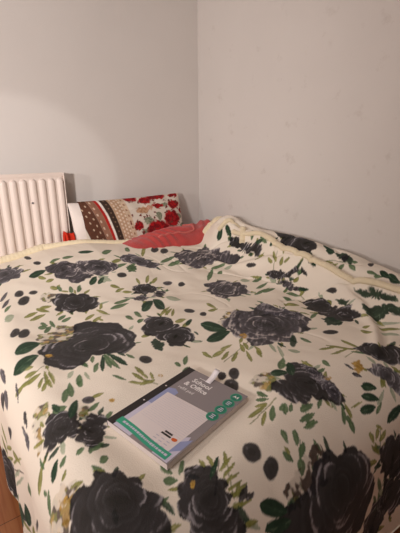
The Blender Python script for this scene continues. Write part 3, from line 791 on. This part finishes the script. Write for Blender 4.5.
        v = v*(.75+.6*nap)+.55*np.clip(fbm(S[w]*7+i, T[w]*9, 78, 2)-.52, 0, 1)*(.3+1.4*nap)
        if kind == 'streak':
            v += 1.7*np.clip(fbm(S[w]*16+T[w]*20, T[w]*70-S[w]*60, 71, 3)-.50, 0, 1)
        if kind == 'grey': v = v*1.35+.08
        if kind == 'dark':
            v += .7*np.clip(fbm(S[w]*12+i, T[w]*12, 72, 3)-.60, 0, 1)
        v = np.clip(v, 0, 1)
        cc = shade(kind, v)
        if kind == 'olive':
            mm = sm(.44, .54, fbm(S[w]*75+3, T[w]*75, 79, 2))[..., None]
            cc = cc*(1-mm)+shade('brown', np.clip(v*.9, 0, 1))*mm
            my = (sm(.60, .68, fbm(S[w]*48+9, T[w]*48, 80, 2))*.7)[..., None]
            cc = cc*(1-my)+shade('yellow', v)*my
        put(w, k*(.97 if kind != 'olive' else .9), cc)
    rs = np.random.RandomState(5)
    def sprig(s, t, ang, n, ln, kind):
        ux, uy = math.cos(ang), math.sin(ang)
        stem(kind, s, t, s+ux*ln, t+uy*ln)
        for q in range(n):
            f = (q+.8)/n; sd = 1 if q % 2 else -1
            a2 = ang+sd*.75; l = ln*.22
            bx, by = s+ux*ln*f, t+uy*ln*f
            leaf(kind, bx+math.cos(a2)*l, by+math.sin(a2)*l, math.cos(a2)*l, math.sin(a2)*l, -math.sin(a2)*.009, math.cos(a2)*.009)
    # parts of the cloth the pattern repeats onto: the hanging sides and foot
    for (s, t) in [(-1.86, -.35), (-1.80, -.72), (-1.9, -1.05), (-1.97, -1.38), (-1.92, -1.72), (-1.78, -2.06), (-1.45, -2.18), (-1.12, -2.22), (-.78, -2.16), (-.42, -2.2), (-.1, -2.15)]:
        for q in range(4): sprig(s, t, rs.rand()*6.28, 6, .15, ('olive', 'green')[q % 2])
        n = 11; R = .06+.025*rs.rand()
        rose('dark', [(s+R*(1+.25*rs.rand())*math.cos(2*PI*k/n), t+R*(1+.25*rs.rand())*math.sin(2*PI*k/n)) for k in range(n)], int(rs.rand()*50))
        leaf('dark', s+.11, t+.09, .018, .004, -.003, .012, True)
    for i, (kd, pts) in enumerate(ROSES):      # sprays tucked behind the heads
        P = np.array(pts); c = P.mean(0); R = np.hypot(*(P-c).T).mean()
        if kd in ('olive', 'brown', 'yellow', 'green', 'darkgreen') or R < .035: continue
        for q in range(int(7+R*60)):
            p = P[rs.randint(len(P))]*.5+P[rs.randint(len(P))]*.5 if rs.rand() < .2 else P[rs.randint(len(P))]
            d = (p-c)/max(np.hypot(*(p-c)), 1e-4); a = math.atan2(d[1], d[0])+rs.randn()*.5
            l = .012+.012*rs.rand(); kk = ('olive', 'green', 'darkgreen', 'olive', 'paleg')[rs.randint(5)]
            q0 = p+d*(l*.5+.008*rs.rand())
            leaf(kk, q0[0], q0[1], math.cos(a)*l, math.sin(a)*l, -math.sin(a)*l*.33, math.cos(a)*l*.33)
    for k in STEMS: stem(*k)
    for k in LEAVES: leaf(*k)
    for i, (kd, pts) in enumerate(ROSES): rose(kd, pts, i*1.7)
    for k in LEAVES:
        if k[0] == 'darkgreen': leaf(*k)
    for k in BERRIES: leaf(*k, ell=True)
    return col
rel(link('front_panel', flutes(True), M_rad, rad), rloc)
rel(link('rear_panel', flutes(False), M_rad, rad), rloc)
bm = bmesh.new()      # top grille: a lipped frame with slots
box(bm, RXL, RXR, RYF+.008, RYF+.012, RZ1-.01, RZ1+.006, .001)
box(bm, RXL, RXR, -.046, -.042, RZ1-.01, RZ1+.006, .001)
nsl = 60
for k in range(nsl+1):
    x = RXL+.003+(RXR-RXL-.006)*k/nsl
    box(bm, x-.0025, x+.0025, RYF+.012, -.046, RZ1, RZ1+.004)
rel(obj('top_grille', bm, M_rad, rad), rloc)
for x0, x1 in ((RXR-.004, RXR+.001), (RXL-.001, RXL+.004)):
    bm = bmesh.new(); box(bm, x0, x1, RYF+.006, -.040, RZ0+.004, RZ1+.005, .0015)
    rel(obj('side_panel', bm, M_rad, rad), rloc)
bm = bmesh.new()
for a in range(12):
    pass
bmesh.ops.create_cone(bm, cap_ends=True, segments=20, radius1=.0055, radius2=.005, depth=.003, matrix=Matrix.Translation((-1.158, RYF+.0115-.0125, .905)) @ Matrix.Rotation(PI/2, 4, 'X'))
rel(tag(obj('badge', bm, M_badge, rad), 'small round grey badge'), rloc)
for x in (RXL+.15, RXR-.15):
    bm = bmesh.new(); box(bm, x-.015, x+.015, -.042, -.0005, RZ0+.1, RZ1-.1, .002); rel(obj('wall_bracket', bm, M_rad, rad), rloc)
for x in (RXL-.03, RXR-.02):
    bm = bmesh.new(); tube(bm, [(x, -.07, .0), (x, -.07, RZ0-.04), (x, -.07, RZ0+.008)], .0075, 12)
    rel(obj('pipe', bm, M_metal, rad, True), rloc)

# ---------------------------------------------------------------- bed
bed = thing('bed', 'low double bed pushed into the corner, buried under a floral blanket', 'bed', (-.76, -1.0, 0))
bl = Vector(bed.location)
bm = bmesh.new(); box(bm, -1.44, -.07, -1.68, -.125, .10, .32, .012); rel(obj('base', bm, M_frame, bed), bl)
bm = bmesh.new(); box(bm, -1.45, -.06, -1.73, -.12, .32, .505, .06, 5); rel(obj('mattress', bm, M_matt, bed, True), bl)
for x in (-1.36, -.15):
    for y in (-1.60, -.21):
        bm = bmesh.new(); bmesh.ops.create_cone(bm, cap_ends=True, segments=20, radius1=.02, radius2=.03, depth=.10, matrix=Matrix.Translation((x, y, .05)))
        rel(obj('leg', bm, M_frame, bed), bl)

# ---------------------------------------------------------------- blanket
STEP = .003
sa = np.arange(S0, S1, STEP); ta = np.arange(T0, T1, STEP)
SS, TT = np.meshgrid(sa, ta, indexing='ij')
BX, BY, BZ = surf(SS, TT)
bl_o = link('blanket', grid_mesh('blanket', BX, BY, BZ, paint_blanket(SS, TT)), M_blank)
tag(bl_o, 'cream plush blanket printed with charcoal roses and green leaves, spread over the bed', 'blanket')
def on_cloth(pts, step=.006, lift=.004):
    out = []
    P = np.array(pts)
    L = np.concatenate([[0], np.cumsum(np.hypot(*np.diff(P, axis=0).T))])
    k = np.arange(0, L[-1], step)
    s = np.interp(k, L, P[:, 0]); t = np.interp(k, L, P[:, 1])
    for _ in range(12):
        s[1:-1] = (s[:-2]+2*s[1:-1]+s[2:])/4; t[1:-1] = (t[:-2]+2*t[1:-1]+t[2:])/4
    x, y, z = surf(s, t)
    return [(a, b, c+lift) for a, b, c in zip(x, y, z)]
def rope(i, r=.0125):
    return r*(1+.05*math.sin(i*1.9)+.05*math.sin(i*.23))
for nm, pts, r, lb in (('hem', [(S0+.3, YHEAD+.0), (-1.2, YHEAD+.0), (-1.0, YHEAD+.010), (-.6, YHEAD+.015), (S1-.13, YHEAD+.015)], .019, 'thick cream binding along the head edge'),
                   ('hem', [(-.235, -.335), (-.195, -.376), (-.150, -.415), (-.170, -.517), (-.20, -.567), (-.225, -.60)], .017, 'cream binding looped over at the corner'),
                   ('hem', [(-.205, -.46), (-.20, -.55)]+FOLD_A[1:-1]+[(-.18, -1.80)], .018, 'cream binding of the turned-back long edge')):
    bm = bmesh.new(); p = on_cloth(pts); tube(bm, p, r, 12, (lambda i, r=r, p=p: rope(i, r)*(1+(.55*float(sm(-.95, -1.25, p[i][0])) if r == .019 else 0))), flat=.75)
    tag(obj(nm, bm, M_cream, bl_o, True), lb)

# ---------------------------------------------------------------- pillow
PB = Vector((-.622, -.215, .555)); PT = Vector((-.604, -.085, .888))   # bottom / top centre line
pil = thing('pillow', 'pillow in a printed brown banded and red rose case leaning on the wall', 'pillow', PB)
PUX = Vector((1, .02, .000)).normalized(); PUV = (PT-PB); PH = PUV.length; PUV.normalize(); PN = PUX.cross(PUV).normalized()  # faces the wall or the room
if PN.y > 0: PN = -PN
PL = .745
def pillow_part(name, u0, u1, grow, m, painter=None, nu=260, nv=170, label=None, open_end=False):
    us = np.linspace(u0, u1, nu); vs = np.linspace(0, 1, nv)
    allv = []; 
    U, V = np.meshgrid(us, vs, indexing='ij')
    a = 2*U-1; b = 2*V-1
    prof = np.clip(1-np.abs(a)**3.2, 0, 1)**.5*np.clip(1-np.abs(b)**2.6, 0, 1)**.6
    th = (.062+grow)*prof + .0015
    wr = .006*(fbm(U*9, V*6, 81, 2)-.5)*prof**.5 + .004*np.sin(U*40+V*9)*prof*(np.abs(b) > .5)
    # corners stay out, edges sag a little
    sag = 1-.045*(1-a*a)*np.abs(b)**3
    sagx = 1-.03*(1-b*b)*np.abs(a)**3
    lx = (a*sagx)*PL/2; ly = .5*PH+b*sag*(PH/2+grow)
    def pos(sign):
        q = sign*th + wr*(1 if sign > 0 else .3)
        return [lx*PUX[k]+ly*PUV[k]+q*PN[k] for k in range(3)]
    F = pos(1); B = pos(-1)
    X = np.concatenate([F[0], B[0][:, ::-1], F[0][:, :1]], 1); Y = np.concatenate([F[1], B[1][:, ::-1], F[1][:, :1]], 1); Z = np.concatenate([F[2], B[2][:, ::-1], F[2][:, :1]], 1)
    col = None
    if painter:
        cf = painter(U, V); col = np.concatenate([cf, cf[:, ::-1], cf[:, :1]], 1)
    o = link(name, grid_mesh(name, X, Y, Z, col), m, pil)
    if label: o['label'] = label
    return o
def paint_case(U, V):
    W = 1-V                                    # 0 at the top edge
    x = U - .165*(W-.0)*np.clip(1.25-U*1.6, 0, 1)       # bands lean with the cloth
    col = np.ones(U.shape+(3,))*lin((216, 204, 190))
    nz = fbm(U*60, V*40, 91, 3)[..., None]
    def band(a, b, c, soft=.002):
        k = (sm(a-soft, a+soft, x)*(1-sm(b-soft, b+soft, x)))[..., None]
        col[:] = col*(1-k)+lin(c)*(.8+.4*nz)*k
    def dots(a, b, c, n, nv, r, ph=0):
        gx = (x-a)/(b-a)*n; gy = W*nv+ph*(np.floor(gx) % 2)*.5
        fx = gx-np.floor(gx)-.5; fy = gy-np.floor(gy)-.5
        k = (((fx/.9)**2+fy**2 < r*r)*(x > a)*(x < b))[..., None]*.9
        col[:] = col*(1-k)+lin(c)*k
    band(.0+.0, .125, (92, 58, 44)); dots(.035, .115, (196, 170, 146), 2, 9, .17, 1)
    band(.125, .185, (146, 104, 84)); dots(.125, .165, (214, 190, 168), 1, 9, .2)
    band(.185, .212, (176, 40, 34)); band(.212, .232, (236, 226, 216)); band(.232, .29, (66, 50, 42)); dots(.24, .285, (130, 104, 86), 1, 13, .16)
    band(.29, .43, (190, 156, 128)); dots(.30, .42, (228, 212, 192), 4, 16, .3, 1); band(.385, .43, (206, 180, 154)); dots(.385, .43, (150, 108, 84), 1, 10, .2)
    wx = (fbm(U*46, V*30, 93, 3)-.5)*.035; wy = (fbm(U*46+9, V*30+3, 94, 3)-.5)*.07
    def blob(px, py, rx, ry, c, c2):
        u = (px-71)/108; w = (py-(206-10*u))/42*.93
        rr = np.hypot((U+wx-u)/(rx/108), (W+wy-w)/(ry/42))
        k = (1-sm(.85, 1.1, rr))[..., None]
        ring = (.5+.5*np.sin(rr*8+6*nz[..., 0]+2*np.arctan2(W-w, (U-u)*2.5)))[..., None]
        col[:] = col*(1-k)+(lin(c)*(1-ring)+lin(c2)*ring)*k
    R1, R2 = (178, 30, 34), (112, 22, 28); G1, G2 = (104, 112, 92), (150, 150, 128)
    for a in [(137, 221, 5, 2.5), (148, 217, 3, 3), (133, 229, 4, 2.5), (156, 208, 4, 1.6), (160, 226, 4, 2), (172, 217, 4, 2), (176, 224, 3, 2)]: blob(*a, G1, G2)
    blob(133, 213, 7, 2.6, (168, 122, 92), (200, 160, 128)); blob(140, 211, 4, 1.6, (214, 170, 148), (180, 130, 104))
    for a in [(125, 202, 7, 3.4), (138, 204.5, 6, 3), (151, 200.5, 10, 3), (168, 207, 8, 3.6), (163, 219, 9.5, 6), (146, 228, 12.5, 7), (126, 225, 5, 3.2), (149, 209, 6, 2.2), (171, 199, 6, 1.4), (128, 236, 5, 3), (172, 232, 6, 4), (156, 240, 6, 4), (176, 212, 2, 2)]: blob(*a, R1, R2)
    rs = np.random.RandomState(3)
    for k in range(60):
        blob(118+rs.rand()*62, 198+rs.rand()*44, .8+rs.rand()*.9, .6+rs.rand()*.7, (126, 40, 40), (96, 60, 50))
    return col
pillow_part('cushion', .0, .30, -.002, M_white, nu=110, label='plain white end of the pillow')
pillow_part('pillowcase', .075, 1.0, .004, M_case, paint_case, nu=330, label='brown banded and red rose printed cotton')

# ---------------------------------------------------------------- coral blanket heaped beside the pillow
xs = np.linspace(-.80, -.05, 260); ys = np.linspace(-.53, -.10, 150)
X, Y = np.meshgrid(xs, ys, indexing='ij')
top = np.interp(X, [-.80, -.72, -.62, -.54, -.45, -.36, -.28, -.20, -.13, -.05], [.65, .682, .692, .698, .706, .712, .708, .706, .722, .70])
yc = np.interp(X, [-.8, -.5, -.05], [-.335, -.29, -.24])
wd = np.where(Y < yc, .17, .12)
g = np.clip(1-np.abs((Y-yc)/wd)**2.4, 0, 1)**.55
Z = .505+(top-.505)*g
q = Y*1.0-.35*np.sin(X*7+.6)
Z = Z + g*(.006*np.sin(q*50+2*np.sin(X*9))*sm(-.8, -.5, X) + .020*(fbm(X*6, Y*17, 101, 2)-.5))
e = sm(0, .03, np.minimum(np.minimum(X-xs[0], xs[-1]-X), np.minimum(Y-ys[0], ys[-1]-Y)))
Z = .508+(Z-.508)*e
red = link('fleece_throw', grid_mesh('fleece_throw', X, Y, Z), M_red)
tag(red, 'crumpled coral red fleece throw heaped between the pillow and the floral blanket', 'throw')
def redz(x, y):
    i = int(np.clip((x-xs[0])/(xs[1]-xs[0]), 0, len(xs)-1)); j = int(np.clip((y-ys[0])/(ys[1]-ys[0]), 0, len(ys)-1))
    return Z[i, j]
pts = []
for k in range(60):
    f = k/59; x = np.interp(f, [0, .35, .62, .8, .92, 1], [-.56, -.46, -.36, -.29, -.27, -.31]); y = np.interp(f, [0, .35, .62, .8, .92, 1], [-.37, -.36, -.36, -.345, -.29, -.24])
    pts.append((x, y, redz(x, y)+.003))
for _ in range(4): pts = [pts[0]]+[tuple((pts[i-1][k]+pts[i][k]*2+pts[i+1][k])/4 for k in range(3)) for i in range(1, len(pts)-1)]+[pts[-1]]
bm = bmesh.new(); tube(bm, pts, .006, 8); tag(obj('hem', bm, M_redhem, red, True), 'paler coral rolled binding')

# small fold of red sheet between radiator and pillow
bm = bmesh.new()
xs2 = np.linspace(-1.075, -.955, 30); vs2 = np.linspace(0, 1, 26)
U2, V2 = np.meshgrid(np.linspace(0, 1, 30), vs2, indexing='ij')
X2 = -1.030+.050*U2
h2 = .748-.01*np.sin(U2*3)-.012*U2
Y2 = -.155-.035*np.cos(V2*PI*1.0)-.01*np.sin(U2*9)
Z2 = .507+(h2-.507)*np.sin(V2*PI)**.35
red2 = link('bedsheet', grid_mesh('bedsheet', X2, Y2, Z2), M_redsheet)
tag(red2, 'small fold of bright red sheet poking up between radiator and pillow', 'bedsheet')

# ---------------------------------------------------------------- refill pad
Uv = Vector(PAD_U).normalized(); Vv = Vector(PAD_V); Vv = (Vv-Uv*Vv.dot(Uv)).normalized(); Wv = Uv.cross(Vv).normalized()
if Wv.z < 0: Wv = -Wv
O = Vector(PAD_O)
pad = thing('refill_pad', 'A4 refill pad with grey cover and green banner, lying on the blanket', 'notepad', O-Wv*PAD_H)
Mx = Matrix(((Uv.x, Vv.x, Wv.x, 0), (Uv.y, Vv.y, Wv.y, 0), (Uv.z, Vv.z, Wv.z, 0), (0, 0, 0, 1)))
pad.matrix_world = Matrix.Translation(O-Wv*PAD_H) @ Mx
# local frame: x across (0..0.21), y up the page (0..0.297), z thickness
flatm = {}
def fm(name, c, rough=.45):
    if name not in flatm: flatm[name] = mat(name, c, rough)
    return flatm[name]
PG = mat('paper_edges', (222, 210, 206), .8, bump=.5, bscale=900)
bm = bmesh.new(); box(bm, .0005, .2095, .0005, .2965, 0, PAD_H-.0014, .0006, 2); tag(obj('page_block', bm, PG, pad), 'stack of white sheets')
bm = bmesh.new(); box(bm, 0, .21, 0, .297, PAD_H-.0014, PAD_H-.0006, .0002, 1); obj('cover', bm, fm('cover_grey', (140, 131, 132), .42), pad)
cov = [o for o in C.objects if o.name.startswith('cover')][0]
ZT = PAD_H-.0006
def poly(name, pts, z, m, th=.00012, label=None, parent=None):
    bm = bmesh.new()
    lo = [bm.verts.new((x, y, ZT+z)) for x, y in pts]; hi = [bm.verts.new((x, y, ZT+z+th)) for x, y in pts]
    n = len(pts)
    bm.faces.new(hi); bm.faces.new(lo[::-1])
    for k in range(n): bm.faces.new((lo[k], lo[(k+1) % n], hi[(k+1) % n], hi[k]))
    bmesh.ops.recalc_face_normals(bm, faces=bm.faces)
    o = obj(name, bm, m, parent or cov)
    if label: o['label'] = label
    return o
M_ink = fm('ink_black', (40, 34, 34)); M_lil = fm('print_lilac', (146, 152, 190)); M_pale = fm('print_pale_lilac', (202, 196, 214))
M_pap = fm('print_white', (224, 212, 210)); M_teal = fm('print_teal', (52, 158, 126)); M_teal2 = fm('print_dark_teal', (30, 122, 98))
M_wh = fm('print_text_white', (238, 232, 230)); M_or = fm('print_orange', (206, 92, 30)); M_line = fm('print_rule', (186, 180, 192))
# binding tape wraps the left edge
bm = bmesh.new(); box(bm, -.0006, .0235, -.0002, .2972, ZT-.0004, ZT+.0006, .0003, 2); box(bm, -.0006, .0002, -.0002, .2972, .0005, ZT, 0)
bnd = tag(obj('binding_tape', bm, fm('tape_black', (34, 29, 29), .5), pad), 'black binding strip with punched holes')
for y in (.1085, .1885):
    bm = bmesh.new(); bmesh.ops.create_cone(bm, cap_ends=True, segments=24, radius1=.0024, radius2=.0024, depth=.0003, matrix=Matrix.Translation((.0125, y, ZT+.0007)))
    tag(obj('punch_hole', bm, fm('hole_white', (225, 215, 210)), bnd), 'pale punched hole')
poly('printed_panel', [(.0235, .002), (.0235, .186), (.050, .186), (.085, .120), (.085, .002)], .0001, M_pale, label='pale lilac printed area')
poly('printed_panel', [(.0235, .112), (.0235, .188), (.042, .196), (.06, .188), (.06, .112)], .00025, M_lil, label='lilac blue printed block')
poly('printed_panel', [(.160, .002), (.206, .002), (.206, .048), (.196, .090), (.160, .060)], .0001, M_pale, label='pale lilac printed corner')
poly('printed_panel', [(.183, .022), (.206, .046), (.206, .086), (.183, .060)], .00025, M_lil, label='lilac blue printed block')
sheet = poly('printed_sheet', [(.040, .018), (.036, .172), (.188, .178), (.186, .022), (.12, .016)], .0004, M_pap, label='printed picture of a ruled white sheet')
for k in range(15):
    y = .070+k*.0068
    poly('ruled_line', [(.046, y), (.046, y+.0005), (.182, y+.0006), (.182, y+.0001)], .00055, M_line, parent=sheet)
# waving teal banner
n = 26; up = []; dn = []
for k in range(n+1):
    f = k/n; x = .020+f*.178; y = .0225-.0065*f+.0014*math.sin(f*6.5)
    up.append((x, y+.010)); dn.append((x, y-.011))
ban = poly('banner', up+dn[::-1], .0007, M_teal, label='green waved banner')
def text(body, size, x, y, z, m, parent, label=None, name='lettering', ang=0, bold=.0, align='LEFT', sx=1):
    cu = bpy.data.curves.new('lettering', 'FONT'); cu.body = body; cu.size = size; cu.align_x = align; cu.offset = bold; cu.extrude = .00006
    cu.resolution_u = 2
    t = bpy.data.objects.new('tmp', cu); C.objects.link(t)
    dg = bpy.context.evaluated_depsgraph_get(); dg.update()
    me = bpy.data.meshes.new_from_object(t.evaluated_get(dg)); bpy.data.objects.remove(t)
    me.transform(Matrix.Translation((x, y, ZT+z)) @ Matrix.Rotation(ang, 4, 'Z') @ Matrix.Scale(sx, 4, (1, 0, 0)))
    me.materials.clear()
    o = link(name, me, m, parent, False)
    if label: o['label'] = label
    return o
text('School', .0235, .052, .2495, .0005, M_wh, cov, 'bold white word School', bold=.0006)
text('& Office', .0235, .042, .2265, .0005, M_wh, cov, 'bold white words & Office', bold=.0006)
text('refill pad', .0155, .040, .2055, .0005, M_wh, cov, 'thin white second line of the title')
poly('title_rule', [(.060, .2745), (.060, .2762), (.098, .2762), (.098, .2745)], .0005, M_wh, label='tiny white line of print above the title')
# unreadable small words of the banner, as short strokes of white
rs = np.random.RandomState(8)
x = .036
while x < .186:
    wdt = .003+rs.rand()*.006
    f = (x-.020)/.178; y = .0225-.0065*f+.0014*math.sin(f*6.5)
    h = .0035+rs.rand()*.002
    poly('small_print', [(x, y-h*.6), (x, y+h*.6), (x+wdt, y+h*.6), (x+wdt, y-h*.6)], .00095, M_pale, parent=ban)
    x += wdt+.0022
for k, (wd, y) in enumerate(((.024, .0635), (.030, .0555))):
    poly('brand_print', [(.136-.004*k, y), (.136-.004*k, y+.0052), (.136-.004*k+wd, y+.0052), (.136-.004*k+wd, y)], .0007, M_ink, parent=sheet, label='small black line of brand print')
pts = []
for k in range(18):
    a = 2*PI*k/18; rr = 1+.35*math.exp(-((a-.9)/.5)**2)
    pts.append((.172+.0075*rr*math.cos(a), .0585+.0048*rr*math.sin(a)))
poly('leaf_mark', pts, .0007, M_or, parent=sheet, label='small orange flame-shaped mark')
for k in range(9):
    x0 = .128+(k % 3)*.017; y0 = .026+(k//3)*.009
    poly('small_print', [(x0, y0), (x0, y0+.0022), (x0+.010, y0+.0022), (x0+.010, y0)], .0007, M_line, parent=sheet)
# four round icons down the right edge
for k, (cx, cy) in enumerate(((.190, .272), (.1895, .2395), (.189, .2075), (.188, .1755))):
    n = 28; p = [(cx+.0158*math.cos(2*PI*j/n), cy+.0158*math.sin(2*PI*j/n)) for j in range(n)]
    ic = poly('round_icon', p, .0009, M_teal, label='round teal icon printed on the cover')
    p2 = [(cx+.0135*math.cos(2*PI*j/n), cy+.0135*math.sin(2*PI*j/n)) for j in range(n)]
    poly('icon_disc', p2, .00105, M_teal2, parent=ic)
    if k == 0: text('A4', .0135, cx, cy-.0048, .0013, M_wh, ic, 'white characters A4', align='CENTER', bold=.0003)
    else:
        for j in range(3):
            wl = (.013, .010, .012)[(j+k) % 3]
            poly('small_print', [(cx-wl/2, cy-.0065+j*.0055), (cx-wl/2, cy-.0038+j*.0055), (cx+wl/2, cy-.0038+j*.0055), (cx+wl/2, cy-.0065+j*.0055)], .0012, M_pale, parent=ic)
# white sticky tab poking out at the top edge
bm = bmesh.new(); n = 8; V = []
for k in range(n+1):
    f = k/n; y = .272+.045*f; z = PAD_H+.0004+.020*f**1.7
    V.append([bm.verts.new((x, y, z+dz)) for x, dz in ((.083, 0), (.101, 0), (.101, .0005), (.083, .0005))])
for A, B in zip(V[:-1], V[1:]):
    for j in range(4): bm.faces.new((A[j], A[(j+1) % 4], B[(j+1) % 4], B[j]))
bm.faces.new(V[0]); bm.faces.new(V[-1][::-1]); bmesh.ops.recalc_face_normals(bm, faces=bm.faces)
tag(obj('index_tab', bm, fm('tab_white', (236, 228, 230)), pad, True), 'white paper tab sticking up')

# ---------------------------------------------------------------- light
def aim(o, target):
    d = Vector(target)-Vector(o.location); o.rotation_euler = d.to_track_quat('-Z', 'Y').to_euler()
def lamp(name, kind, loc, energy, col, target=None, **kw):
    l = bpy.data.lights.new(name, kind); l.energy = energy; l.color = col
    for k, v in kw.items(): setattr(l, k, v)
    o = bpy.data.objects.new(name, l); C.objects.link(o); o.location = loc
    if target: aim(o, target)
    return o
WARM = (1.0, .94, .915)
lamp('table_lamp_light', 'POINT', (-3.75, -1.55, 1.45), 96, WARM, shadow_soft_size=.07)
lamp('reading_lamp_light', 'SPOT', (-3.2, -2.6, 1.35), 85, (1, .97, .96), target=(-1.22, 0, 1.02), spot_size=math.radians(16), spot_blend=.30, shadow_soft_size=.03)
lamp('back_wall_fill', 'SPOT', (-3.25, -2.65, 1.45), 262, WARM, target=(-.95, 0, 1.25), spot_size=math.radians(64), spot_blend=1.0, shadow_soft_size=.12)  # added wide fill to brighten the back wall, not a real lamp
lamp('overhead_fill', 'AREA', (-2.3, -1.9, 2.42), 12, WARM, target=(-1.2, -.9, 0), shape='DISK', size=.5)  # soft fill added overhead to lift level surfaces, no fitting there

w = bpy.data.worlds.new('world'); bpy.context.scene.world = w; w.use_nodes = True
w.node_tree.nodes['Background'].inputs['Color'].default_value = (*lin((150, 130, 115)), 1); w.node_tree.nodes['Background'].inputs['Strength'].default_value = .1

# ---------------------------------------------------------------- camera
cam = bpy.data.cameras.new('camera'); co = bpy.data.objects.new('camera', cam); C.objects.link(co)
cam.sensor_fit = 'VERTICAL'; cam.sensor_height = 36; cam.lens = 385/533*36; cam.clip_start = .02
H, TH, RO = math.radians(36.2), math.radians(17.0), math.radians(.5)
fwd = Vector((math.sin(H)*math.cos(TH), math.cos(H)*math.cos(TH), -math.sin(TH)))
right = Vector((math.cos(H), -math.sin(H), 0)); up = right.cross(fwd)
R = Matrix((right, up, -fwd)).transposed()
R = R @ Matrix.Rotation(RO*-1, 3, 'Z')
co.matrix_world = Matrix.Translation((-1.652, -2.26, 1.17)) @ R.to_4x4()
sc = bpy.context.scene; sc.camera = co
sc.view_settings.view_transform = 'Standard'; sc.view_settings.look = 'None'; sc.view_settings.gamma = 1; sc.view_settings.use_curve_mapping = False
sc.view_settings.exposure = -.25
